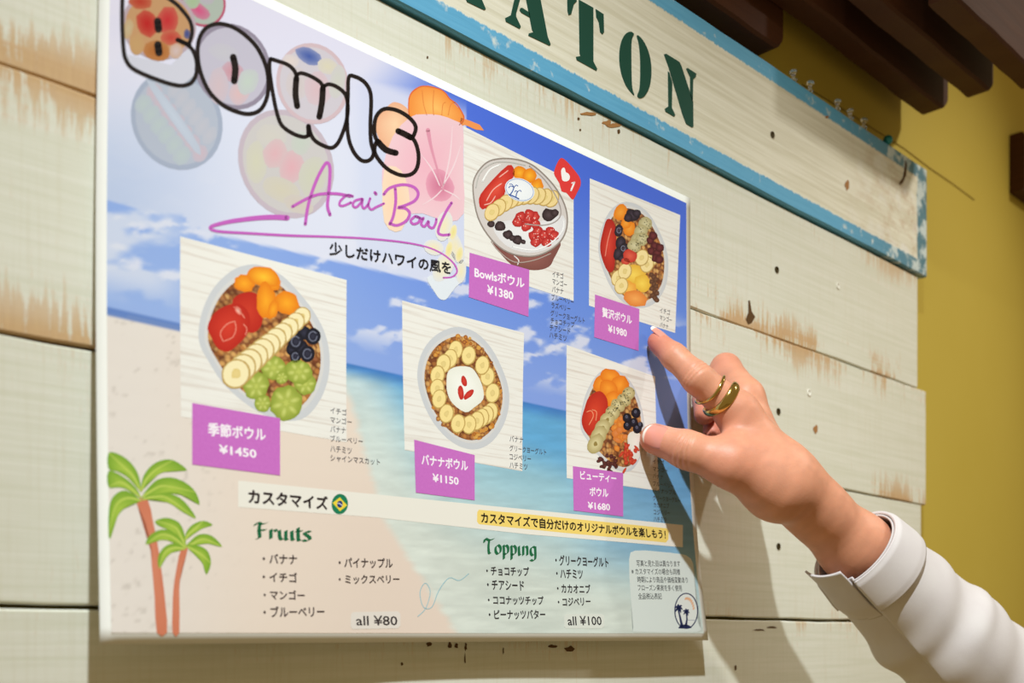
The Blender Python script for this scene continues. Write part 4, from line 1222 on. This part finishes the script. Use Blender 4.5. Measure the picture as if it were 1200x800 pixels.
GR = (28, 104, 66)
def black_letter(q, word, x0, y0, x1, y1, H):
    """broad-nib letters on a baseline running from (x0,y0) to (x1,y1); H = x-height in px"""
    G = {
     'F': (.86, [[(.02, 1.30), (.2, 1.62), (.5, 1.48), (.84, 1.64)], [(.36, 1.5), (.30, .9), (.34, .1), (.16, 0)], [(.34, .86), (.74, .90)]]),
     'r': (.62, [[(.18, .95), (.22, .9), (.22, .05)], [(.26, .85), (.5, .98), (.58, .8)]]),
     'u': (.82, [[(.16, .95), (.2, .2), (.36, .02), (.56, .16)], [(.6, .95), (.6, .1), (.72, .02)]]),
     'i': (.40, [[(.16, .95), (.2, .1), (.32, .02)]]),
     't': (.46, [[(.18, 1.3), (.2, .12), (.36, .02)], [(.04, .95), (.42, .97)]]),
     's': (.62, [[(.52, .92), (.3, .98), (.14, .78), (.46, .4), (.48, .12), (.22, 0), (.06, .1)]]),
     'T': (1.02, [[(.02, 1.15), (.12, 1.56), (.5, 1.42), (.98, 1.60)], [(.52, 1.45), (.44, .8), (.48, .1), (.62, 0)]]),
     'o': (.74, [[(.34, .98), (.14, .72), (.14, .25), (.36, 0), (.6, .25), (.6, .72), (.36, .98)]]),
     'p': (.76, [[(.16, .98), (.2, .6), (.2, -.5)], [(.22, .85), (.42, .98), (.62, .72), (.6, .25), (.4, .0), (.24, .08)]]),
     'n': (.80, [[(.16, .95), (.2, .9), (.2, .02)], [(.24, .84), (.46, .98), (.6, .8), (.6, .05)]]),
     'g': (.76, [[(.56, .92), (.3, .98), (.14, .7), (.16, .25), (.36, .05), (.56, .25)], [(.58, .98), (.6, -.2), (.4, -.5), (.12, -.42)]]),
    }
    tot = sum(G[ch][0] for ch in word)
    L = math.hypot(x1 - x0, y1 - y0); sx = (x1 - x0) / tot; sl = (y1 - y0) / tot
    cur = 0.0
    for ch in word:
        w, st = G[ch]
        for s_ in st:
            q.nib([(x0 + (cur + a) * sx, y0 + (cur + a) * sl - b * H) for a, b in s_], (sx * .24, -2.0), GR, 14, 5)
        cur += w
part('fruits_heading', lambda q: black_letter(q, 'Fruits', 298, 630.5, 365, 634, 11.5), label='green black-letter heading reading Fruits')
part('topping_heading', lambda q: black_letter(q, 'Topping', 567, 648, 629, 651.5, 11.0), label='green black-letter heading reading Topping')

DK = (54, 38, 40)
def f(q):
    for s, a, b, h in [('・バナナ', (308, 660), (348, 661), 11.5), ('・イチゴ', (308, 681), (348, 682.3), 11.5), ('・マンゴー', (309, 702), (357, 702.5), 11), ('・ブルーベリー', (309, 723), (380, 722), 12.5),
                       ('・パイナップル', (397, 665), (460, 665.5), 12), ('・ミックスベリー', (397, 684), (468, 683.5), 10.5)]:
        q.text(s, a, b, h, DK, 13, .022)
part('fruit_list', f)
def f(q):
    for s, a, b, h in [('・チョコチップ', (570, 674), (620, 675), 11), ('・チアシード', (571, 690.5), (614, 691.5), 11), ('・ココナッツチップ', (572, 708), (637, 708.5), 10.5), ('・ピーナッツバター', (573, 725.5), (639, 725), 11),
                       ('・グリークヨーグルト', (651, 662), (713, 664.5), 12), ('・ハチミツ', (652, 677), (683, 678), 10.5), ('・カカオニブ', (653, 694), (692, 695), 10.5), ('・コジベリー', (654, 710), (692, 709), 9.5)]:
        q.text(s, a, b, h, (44, 40, 44), 13, .024)
part('topping_list', f)
def f(q): q.poly(curvy([(413, 717), (466, 716), (469, 719), (469, 733), (466, 736), (413, 737), (411, 734), (411, 720)], 1), (228, 220, 212), 12); q.text('all ¥80', (417.5, 732.5), (465.5, 732.5), 11.5, (50, 42, 44), 13, .014)
part('fruit_price', f)
def f(q): q.poly(curvy([(663, 719), (705, 719), (708, 721), (708, 733), (705, 736), (663, 736), (661, 734), (661, 721)], 1), (216, 220, 212), 12); q.text('all ¥100', (665.5, 732.5), (705, 732.2), 10.8, (44, 42, 46), 13, .014)
part('topping_price', f)
part('note_panel', lambda q: q.poly(curvy([(744, 645), (770, 646), (798, 649), (806, 652), (812, 660), (815, 690), (818, 730), (817, 740), (748, 740), (742, 735), (739, 700), (737, 655)], 2), (216, 224, 220), 11))
def f(q):
    for s, a, b, h in [('写真と見た目は異なります', (746, 663.5), (797, 664), 7.5), ('※ カスタマイズの場合も同様', (740, 673), (797, 673.5), 7.5), ('時期により商品や価格変動あり', (747, 682.5), (806, 683), 7.5), ('フローズン果実を多く使用', (747.5, 692), (799, 692.5), 7.5), ('全品税込表記', (748, 702), (775.5, 702), 7.5)]:
        q.text(s, a, b, h, (58, 62, 66), 13, .008)
part('note_text', f)
l7 = lambda p: c1(p, 730, 620, 6.154)
def f(q):
    NV = (32, 42, 84)
    ell = [(455 + 82 * math.cos(a), 588 + 126 * math.sin(a)) for a in [i * .262 for i in range(24)]]
    q.poly(l7(ell), (222, 226, 222), 12)
    q.line(l7(ell), 1.3, NV, 13, True)
    q.poly(curvy(l7([(402, 714), (412, 696), (440, 686), (470, 690), (492, 712)]), 3), NV, 14)
    q.line(l7([(425, 700), (412, 640), (398, 580)]), [3.4, 2.2, 1.8], NV, 14)
    q.line(l7([(452, 695), (460, 650), (456, 605)]), [2.8, 1.8, 1.5], NV, 14)
    for cx, cy, s_ in ((400, 572, 1.0), (455, 598, .8)):
        for dx, dy in ((-30, -8), (-22, 22), (24, -20), (28, 8), (16, 30), (-6, -30)):
            q.line(l7([(cx, cy), (cx + dx * .6 * s_, cy + dy * .6 * s_ - 8 * s_), (cx + dx * s_, cy + dy * s_)]), [2.4 * s_, 2.6 * s_, .6], NV, 14)
    for i in range(8):
        a = -1.75 + i * .22
        q.oval(*l7([(460 + 50 * math.cos(a), 590 + 92 * math.sin(a))])[0], 1.1, 1.9, .5, (226, 170, 132), (232, 186, 150), 14, 8)
    q.line(l7([(468, 655), (500, 655), (530, 657)]), .6, (150, 156, 176), 14)
part('palm_logo', f, label='oval logo with two navy palm trees')
part('squiggle_line', lambda q: q.line([(489.5, 722), (499, 712), (504, 693), (498, 683), (492, 694), (496, 711), (506, 711), (514, 692), (526, 677), (538, 680), (549, 672)], .9, (156, 196, 206), 12))

# ------------------------------------------------------------------ the pointing arm
V3 = lambda *a: np.array(a, float)
def cone(P, a, b, ra, rb):
    ab = b - a; t = np.clip(((P - a) @ ab) / (ab @ ab), 0, 1)
    return np.linalg.norm(P - a - t[..., None] * ab, axis=-1) - (ra + (rb - ra) * t)
def smin(a, b, k):
    h = np.clip(0.5 + 0.5 * (b - a) / k, 0, 1)
    return b + (a - b) * h - k * h * (1 - h)

def surface_nets(D, org, h):
    s = D < 0
    nx, ny, nz = D.shape
    corners = [(i, j, k_) for i in (0, 1) for j in (0, 1) for k_ in (0, 1)]
    sl = lambda i, j, k_: (slice(i, nx - 1 + i), slice(j, ny - 1 + j), slice(k_, nz - 1 + k_))
    cnt = sum(s[sl(*c_)].astype(np.int8) for c_ in corners)
    act = (cnt > 0) & (cnt < 8)
    idx = -np.ones(act.shape, int); n = int(act.sum()); idx[act] = np.arange(n)
    cells = np.argwhere(act)
    acc = np.zeros((n, 3)); num = np.zeros(n)
    for a in corners:
        for ax in range(3):
            if a[ax]: continue
            b = list(a); b[ax] = 1
            da = D[tuple((cells + a).T)]; db = D[tuple((cells + b).T)]
            m = (da < 0) != (db < 0)
            t = np.where(m, da / np.where(m, da - db, 1), 0)
            p = np.repeat(np.array([a], float), n, 0); p[:, ax] += t
            acc[m] += p[m]; num[m] += 1
    V = org + (cells + acc / num[:, None]) * h
    F = []
    for ax in range(3):
        o1_, o2_ = [(1, 2), (2, 0), (0, 1)][ax]
        A = [slice(1, -1)] * 3; A[ax] = slice(0, -1)
        B = list(A); B[ax] = slice(1, None)
        sa, sb = s[tuple(A)], s[tuple(B)]
        ch = np.argwhere(sa != sb)
        off = np.array([1, 1, 1]); off[ax] = 0
        g = ch + off
        flip = sa[tuple(ch.T)]
        d1 = np.zeros(3, int); d1[o1_] = 1
        d2 = np.zeros(3, int); d2[o2_] = 1
        q = [idx[tuple((g - d1 - d2).T)], idx[tuple((g - d2).T)], idx[tuple(g.T)], idx[tuple((g - d1).T)]]
        q = np.stack(q, 1)
        q[~flip] = q[~flip][:, ::-1]
        F.append(q[(q >= 0).all(1)])
    return V, np.concatenate(F)

# joints: (photo px, distance off the wall), radius
def J(px, py, g): return pt(px, py, g)
I_tip, I_dip, I_pip, I_mcp = J(770.5, 401, .0095), J(790, 418, .0215), J(817, 443, .036), J(864, 484, .050)
T_tip, T_ip, T_mcp, T_cmc = J(767, 514, .0125), J(805, 527, .034), J(855, 545, .054), J(912, 574, .070)
M_mcp, M_pip = J(873, 466, .040), J(850, 432, .020)
W0, W1, W2, W3, W4 = J(912, 561, .066), J(938, 577, .074), J(962, 600, .079), J(1003, 641, .087), J(1080, 715, .104)
M_dip, M_tip = V3(.608, -.0118, CZ + .158), V3(.599, -.0175, CZ + .146)
R_mcp, R_pip, R_dip, R_tip = V3(.630, -.036, CZ + .134), V3(.637, -.016, CZ + .168), V3(.621, -.0105, CZ + .147), V3(.609, -.017, CZ + .135)
P_mcp, P_pip, P_dip, P_tip = V3(.640, -.036, CZ + .122), V3(.652, -.017, CZ + .146), V3(.638, -.0105, CZ + .130), V3(.627, -.017, CZ + .122)
H_ = 0.0009
lo = np.array([.53, -.150, CZ - .030]); hi = np.array([.755, .0, CZ + .205])
N_ = np.ceil((hi - lo) / H_).astype(int)
gx, gy, gz = [lo[i] + H_ * np.arange(N_[i]) for i in range(3)]
PG = np.stack(np.meshgrid(gx, gy, gz, indexing='ij'), -1)
def chain(pts, rad, k=.004):
    d = None
    for (a, b), (ra, rb) in zip(zip(pts, pts[1:]), zip(rad, rad[1:])):
        c_ = cone(PG, a, b, ra, rb)
        d = c_ if d is None else smin(d, c_, k)
    return d
away = Fv * .8 + V3(.1, .25, 0); away = away / np.linalg.norm(away)
palm_d = chain([W0, W1, W2, W3, W4], [.0205, .0168, .0164, .0210, .025], .012)
palm_d = smin(palm_d, chain([W0 + away * .012, W1 + away * .011, W2 + away * .010, W3 + away * .008], [.017, .0145, .0145, .019], .012), .012)
palm_d = smin(palm_d, cone(PG, I_mcp, W0, .0130, .0195), .012)
palm_d = smin(palm_d, cone(PG, M_mcp, W0 + away * .010, .0116, .0165), .012)
palm_d = smin(palm_d, cone(PG, R_mcp, W0 + away * .014, .0108, .0145), .012)
palm_d = smin(palm_d, cone(PG, P_mcp, W0 + away * .018, .0100, .0135), .012)
palm_d = smin(palm_d, cone(PG, T_mcp, T_cmc, .0128, .0175), .014)
palm_d = smin(palm_d, cone(PG, T_mcp * .72 + I_mcp * .28, W0, .0085, .018), .016)      # web of the thumb
fing = [chain([I_tip, I_dip, I_pip, I_mcp], [.0068, .0080, .0096, .0120]),
        chain([M_mcp, M_pip, M_dip, M_tip], [.0118, .0098, .0082, .0070]),
        chain([R_mcp, R_pip, R_dip, R_tip], [.0110, .0092, .0078, .0066]),
        chain([P_mcp, P_pip, P_dip, P_tip], [.0095, .0080, .0068, .0058])]
th = chain([T_tip, T_ip, T_mcp], [.0097, .0113, .0128], .006)
hand_d = palm_d
for k_, d_ in ((.009, th), (.008, fing[0]), (.006, fing[1]), (.006, fing[2]), (.006, fing[3])):
    hand_d = smin(hand_d, d_, k_) if d_ is th else np.minimum(hand_d, smin(palm_d, d_, k_))
# the arm is cut inside the sleeve, where nothing can look
hv, hf = surface_nets(hand_d.astype(np.float64), lo, H_)
del PG

def smooth_verts(V, F, it, lam=.5):
    V = V.copy(); n = len(V)
    e = np.concatenate([F[:, [0, 1]], F[:, [1, 2]], F[:, [2, 3]], F[:, [3, 0]]])
    cnt = np.bincount(e[:, 0], minlength=n) + np.bincount(e[:, 1], minlength=n)
    for _ in range(it):
        S = np.zeros_like(V)
        for ax in range(3):
            S[:, ax] = np.bincount(e[:, 0], V[e[:, 1], ax], n) + np.bincount(e[:, 1], V[e[:, 0], ax], n)
        V += lam * (S / np.maximum(cnt, 1)[:, None] - V)
    return V
hv = smooth_verts(hv, hf, 5)

def vnormals(V, F):
    n = np.cross(V[F[:, 2]] - V[F[:, 0]], V[F[:, 3]] - V[F[:, 1]])
    N = np.zeros_like(V)
    for c_ in range(4):
        for ax in range(3): N[:, ax] += np.bincount(F[:, c_], n[:, ax], len(V))
    return N / (np.linalg.norm(N, axis=1)[:, None] + 1e-12)
hn = vnormals(hv, hf)
# skin folds: shallow grooves across the joints
def fold(c_, axis, width, depth, reach, side=None):
    global hv
    axis = axis / np.linalg.norm(axis)
    r = hv - c_
    a = r @ axis
    w = np.exp(-(a / width) ** 2) * (np.linalg.norm(r - a[:, None] * axis, axis=1) < reach)
    if side is not None: w = w * np.clip(hn @ side + .25, 0, 1)
    hv = hv - hn * (depth * w)[:, None]
toCam = CAMP - T_ip; toCam = toCam / np.linalg.norm(toCam)
up = V3(0, 0, 1)
ta = T_ip - T_tip
for o_, d_ in ((-.0030, .0006), (-.0004, .0011), (.0022, .0010), (.0046, .0006)):
    fold(T_ip + ta / np.linalg.norm(ta) * o_, ta + V3(0.002, 0, 0.004) * o_ * 200, .0009, d_, .016, toCam)
ia = I_pip - I_dip
for o_, d_ in ((-.0034, .0005), (-.0008, .0008), (.0018, .0006)):
    fold(I_pip + ia / np.linalg.norm(ia) * o_, ia, .0009, d_, .014, up * .8 + toCam * .6)
fold(I_dip, I_dip - I_tip, .0007, .0003, .011, up)
hn = vnormals(hv, hf)
# where the skin itself is redder: fingertips, knuckles, the thumb's edge
def near(c_, r): return np.exp(-(np.linalg.norm(hv - c_, axis=1) / r) ** 2)
red = np.clip(.9 * near(I_tip, .013) + .55 * near(T_tip, .016) + .5 * near(M_pip, .014) + .7 * near(M_tip, .014) + .6 * near(R_tip, .014) + .5 * near(I_mcp, .014) * 0.6 + .4 * near(T_mcp, .02), 0, 1)
mot = fbm(hv[:, 0] * 180, hv[:, 2] * 180 + hv[:, 1] * 140, 3)
skin_c = lin((217, 151, 119))[None] * (1 - red[:, None]) + lin((208, 122, 100))[None] * red[:, None]
skin_c = skin_c * (0.84 + 0.2 * mot)[:, None]
pale = np.clip(near((T_tip + T_ip) / 2 + up * .008, .012) * .5, 0, 1)
skin_c = skin_c * (1 - pale[:, None]) + lin((226, 174, 146))[None] * pale[:, None]
me = mesh_from(hv, hf, 'hand')
at = me.color_attributes.new('Col', 'FLOAT_COLOR', 'POINT')
at.data.foreach_set('color', np.concatenate([skin_c, np.ones((len(hv), 1))], 1).astype(np.float32).ravel())
k = NT('skin')
vc = k.n('ShaderNodeVertexColor', layer_name='Col')
k.col(vc.outputs[0]); k.rough(0.48, 0.35)
k.b.inputs['Subsurface Weight'].default_value = 0.18
k.b.inputs['Subsurface Radius'].default_value = (0.004, 0.0015, 0.0008)
k.b.inputs['Subsurface Scale'].default_value = 0.6
vo = k.n('ShaderNodeTexVoronoi'); vo.inputs['Scale'].default_value = 900
k.l(k.obj(), vo.inputs['Vector'])
k.bump(k.math('ADD', k.math('MULTIPLY', vo.outputs['Distance'], .5), k.noise(k.obj(), 260, 4)), 0.16, 0.0006)
person = link('person', me, k.m, None, True)
recenter(person)
person.location.y -= 0.0003
tag(person, "person's hand in white sleeve with two gold rings, finger and thumb on the poster", 'person')

# --- nails
nail_m = NT('nail')
vc = nail_m.n('ShaderNodeVertexColor', layer_name='Col')
nail_m.col(vc.outputs[0]); nail_m.rough(0.18, 0.55)
def nail(c_, along, normal, L, Wd, R, tipf, name_label):
    """curved plate: along = towards the fingertip; R = radius of the finger there"""
    along = along / np.linalg.norm(along)
    normal = normal - along * (normal @ along); normal = normal / np.linalg.norm(normal)
    side = np.cross(along, normal)
    nu, nv = 14, 16
    V, C = [], []
    for lay in (0, 1):
        for j in range(nv + 1):
            t = j / nv * 2 - 1
            for i in range(nu + 1):
                s_ = i / nu * 2 - 1
                w = Wd * (1 - .30 * max(0, -t) ** 3) * (1 - .22 * max(0, t) ** 4)
                a = s_ * w / R
                base_curve = -.22 * (1 - s_ * s_) * L if t < 0 else .16 * (1 - s_ * s_) * L
                y = t * L * (.86 if t > 0 else .80) + base_curve * abs(t)
                dip = -.0011 * max(0, t) ** 2 - .0007 * max(0, -t) ** 2
                rr = R + .0004 + dip - lay * .0007
                V.append(c_ + along * y + side * (math.sin(a) * rr) + normal * (math.cos(a) * rr - R))
                tip = 1.0 if t > tipf else 0.0
                C.append(lin((246, 242, 232)) * tip + lin((222, 148, 130)) * (1 - tip))
    m_ = (nu + 1) * (nv + 1); F = []
    for j in range(nv):
        for i in range(nu):
            a = j * (nu + 1) + i
            F.append((a, a + 1, a + nu + 2, a + nu + 1)); F.append((m_ + a, m_ + a + nu + 1, m_ + a + nu + 2, m_ + a + 1))
    rim = [i for i in range(nu + 1)] + [j * (nu + 1) + nu for j in range(1, nv + 1)] + [nv * (nu + 1) + i for i in range(nu - 1, -1, -1)] + [j * (nu + 1) for j in range(nv - 1, 0, -1)]
    for a, b in zip(rim, rim[1:] + rim[:1]): F.append((a, m_ + a, m_ + b, b))
    me = mesh_from(V, F, 'nail')
    bm = bmesh.new(); bm.from_mesh(me); bmesh.ops.recalc_face_normals(bm, faces=bm.faces); bm.to_mesh(me); bm.free()
    at = me.color_attributes.new('Col', 'FLOAT_COLOR', 'POINT')
    at.data.foreach_set('color', np.concatenate([np.array(C), np.ones((len(C), 1))], 1).astype(np.float32).ravel())
    o = link('fingernail', me, nail_m.m, person, True); o['label'] = name_label
tn = toCam * .95 + up * .22
tn = tn / np.linalg.norm(tn)
tal = T_tip - T_ip
nail(T_tip - tal / np.linalg.norm(tal) * .0016 + tn * .0108, tal, tn, .0096, .0080, .0104, .76, 'thumbnail with white tip')
ial = I_tip - I_dip
inn = V3(.30, 0, .80) + toCam * .42; inn = inn - ial * (inn @ ial) / (ial @ ial); inn /= np.linalg.norm(inn)
nail(I_tip + ial / np.linalg.norm(ial) * .0004 + inn * .0068, ial, inn, .0088, .0056, .0068, .72, 'index fingernail with white tip')

# --- rings
gold = NT('gold_metal')
gold.col(lin4((206, 178, 104))); gold.rough(0.16, 0.5); gold.b.inputs['Metallic'].default_value = 1.0
gold.bump(gold.noise(gold.obj(), 400, 2), 0.05, 0.0003)
def ring(c_, axis, R, w, th_, label, wave=0.0, bulge=0.0, face=None):
    axis = axis / np.linalg.norm(axis)
    e1 = face - axis * (face @ axis); e1 /= np.linalg.norm(e1); e2 = np.cross(axis, e1)
    n, m_ = 72, 12; V = []
    for i in range(n):
        a = 2 * math.pi * i / n
        rad = e1 * math.cos(a) + e2 * math.sin(a)
        f_ = max(0, math.cos(a)) ** 2
        for j in range(m_):
            b = 2 * math.pi * j / m_
            ww = w * (1 + bulge * f_); tt = th_ * (1 + bulge * .6 * f_)
            V.append(c_ + rad * (R + tt * math.sin(b)) + axis * (ww * math.cos(b) + wave * math.sin(2 * a)))
    F = [(i * m_ + j, i * m_ + (j + 1) % m_, ((i + 1) % n) * m_ + (j + 1) % m_, ((i + 1) % n) * m_ + j) for i in range(n) for j in range(m_)]
    me = mesh_from(V, F, 'ring')
    bm = bmesh.new(); bm.from_mesh(me); bmesh.ops.recalc_face_normals(bm, faces=bm.faces); bm.to_mesh(me); bm.free()
    o = link('ring', me, gold.m, person, True); o['label'] = label
    return o
pax = I_mcp - I_pip
fc = toCam * .8 + up * .5
ring(I_pip + pax * .36, pax + V3(0, 0, -.006), .0117, .0009, .0007, 'thin wavy gold ring', .0016, .3, fc)
ring(I_pip + pax * .62, pax + V3(0, 0, -.006), .0128, .0024, .0011, 'broad gold ring', .0012, .5, fc)

# --- sleeve
cotton = NT('white_cotton')
wv = cotton.noise(cotton.mapping(cotton.obj(), (1500, 1500, 1500)), 1.0, 2)
cotton.col(cotton.mix(cotton.noise(cotton.obj(), 60, 3), lin4((214, 208, 205)), lin4((203, 194, 193))))
cotton.rough(0.85, 0.12)
cotton.b.inputs['Sheen Weight'].default_value = 0.15
cotton.bump(wv, 0.25, 0.0004)

S3_, S4_ = J(1000.5, 648, .087), J(1075, 722, .104)
SP = [S3_ + (S3_ - S4_) * .02, S3_ + (S4_ - S3_) * .30, S4_, J(1158, 801, .128), J(1290, 905, .165)]
end = SP[-1] + V3(.05, -.12, -.10)
SP = SP + [end]
def path(t):
    q = t * (len(SP) - 1); i = int(min(q, len(SP) - 2)); f_ = q - i
    P = lambda n_: SP[min(max(n_, 0), len(SP) - 1)]
    a, b, c_, d_ = P(i - 1), P(i), P(i + 1), P(i + 2)
    return .5 * ((2 * b) + (-a + c_) * f_ + (2 * a - 5 * b + 4 * c_ - d_) * f_ ** 2 + (-a + 3 * b - 3 * c_ + d_) * f_ ** 3)
NS, NA = 150, 220
TT = [i / (NS - 1) for i in range(NS)]
PP = [path(t) for t in TT]
SL = [0.0]
for a, b in zip(PP, PP[1:]): SL.append(SL[-1] + float(np.linalg.norm(b - a)))
AX, E1, E2 = [], [], []
for i in range(NS):
    d_ = PP[min(i + 1, NS - 1)] - PP[max(i - 1, 0)]; d_ = d_ / np.linalg.norm(d_)
    e = toCam - d_ * (toCam @ d_); e /= np.linalg.norm(e)
    AX.append(d_); E1.append(e); E2.append(np.cross(d_, e))     # E1 faces the camera, E2 points up along the arm's upper side or down
sgn = 1.0 if E2[0][2] > 0 else -1.0
E2 = [e * sgn for e in E2]
SEAM = math.radians(-28)          # the slit and its seam run below the middle of the side we see
def srad(s, th_):
    """radius of the sleeve at arc length s and angle th_ (0 = towards the camera, 90 deg = upper side)"""
    vis = .0312 + .125 * min(s, .075) + .05 * max(0, s - .075)
    dep = .0275 + .13 * min(s, .09) + .03 * max(0, s - .09)
    r = vis * dep / math.sqrt((dep * math.sin(th_)) ** 2 + (vis * math.cos(th_)) ** 2)
    r += .0017 * smooth(.03, .08, s) * (math.sin(s * 120 + 2.0 * math.sin(th_ + .5)) * .8 + .7 * math.sin(s * 78 - 1.0 * th_) + .35 * math.sin(s * 210 + th_ * 2))
    r += .0010 * math.sin(3 * th_ + 1) * smooth(0, .05, s)
    r += .0026 * math.exp(-((s - .094) / .007) ** 2) * max(0, math.sin(th_))
    # upper panel overlaps the lower one along the seam
    dth = (th_ - SEAM + math.pi) % (2 * math.pi) - math.pi
    if -2.4 < dth < 0: r -= .0042 * smooth(0, -.04, dth) * (1 - smooth(-1.2, -2.4, dth))
    return r
def tube_skin(i0, i1, extra, ths, name, mat, thick, cap=None, closed=True):
    V, F = [], []
    n = len(ths)
    for i in range(i0, i1):
        for th_ in ths:
            r = srad(SL[i], th_) + extra(SL[i], th_)
            V.append(PP[i] + (E1[i] * math.cos(th_) + E2[i] * math.sin(th_)) * r)
    rows = i1 - i0
    for a in range(rows - 1):
        for b in range(n if closed else n - 1):
            F.append((a * n + b, a * n + (b + 1) % n, (a + 1) * n + (b + 1) % n, (a + 1) * n + b))
    if cap: F.append([(rows - 1) * n + b for b in range(n)])
    me = mesh_from(V, F, name)
    bm = bmesh.new(); bm.from_mesh(me); bmesh.ops.recalc_face_normals(bm, faces=bm.faces); bm.to_mesh(me); bm.free()
    o = link(name, me, mat, person, True)
    if thick:
        sm = o.modifiers.new('cloth', 'SOLIDIFY'); sm.thickness = thick; sm.offset = 0
    return o
full = [2 * math.pi * b / NA for b in range(NA)]
tube_skin(0, NS, lambda s, t: 0.0, full, 'sleeve', cotton.m, .0012, True)
ic = next(i for i in range(NS) if SL[i] > .027)
# turned cuff: a doubled band, open at the slit
th0 = SEAM + .02
cuff_th = [th0 + (2 * math.pi - 1.15) * b / 100 for b in range(101)]
o = tube_skin(0, ic + 1, lambda s, t: .0022 + .0012 * smooth(.0, .004, s) - .0006 * smooth(.022, .027, s), cuff_th, 'cuff', cotton.m, .0022, False, False)
o['label'] = 'turned-back white cuff band'
flap_th = [SEAM - .10 - 1.0 * b / 40 for b in range(41)]
V_, F_ = [], []
rows = 30
for a in range(rows):
    for th_ in flap_th:
        s = -.010 + a * .0016 - .004 * (SEAM - th_)
        i = 0 if s < 0 else next(q for q in range(NS) if SL[q] >= s)
        base = PP[i] if s >= 0 else PP[0] + AX[0] * s
        r = srad(max(s, 0), th_) + .0030 * (1 - smooth(.02, .036, s))
        V_.append(base + (E1[i] * math.cos(th_) + E2[i] * math.sin(th_)) * r)
n = len(flap_th)
for a in range(rows - 1):
    for b in range(n - 1): F_.append((a * n + b, a * n + b + 1, (a + 1) * n + b + 1, (a + 1) * n + b))
me = mesh_from(V_, F_, 'cuff_flap')
o = link('cuff_flap', me, cotton.m, person, True)
sm = o.modifiers.new('cloth', 'SOLIDIFY'); sm.thickness = .0016; sm.offset = 0
o['label'] = 'lower corner of the open cuff'
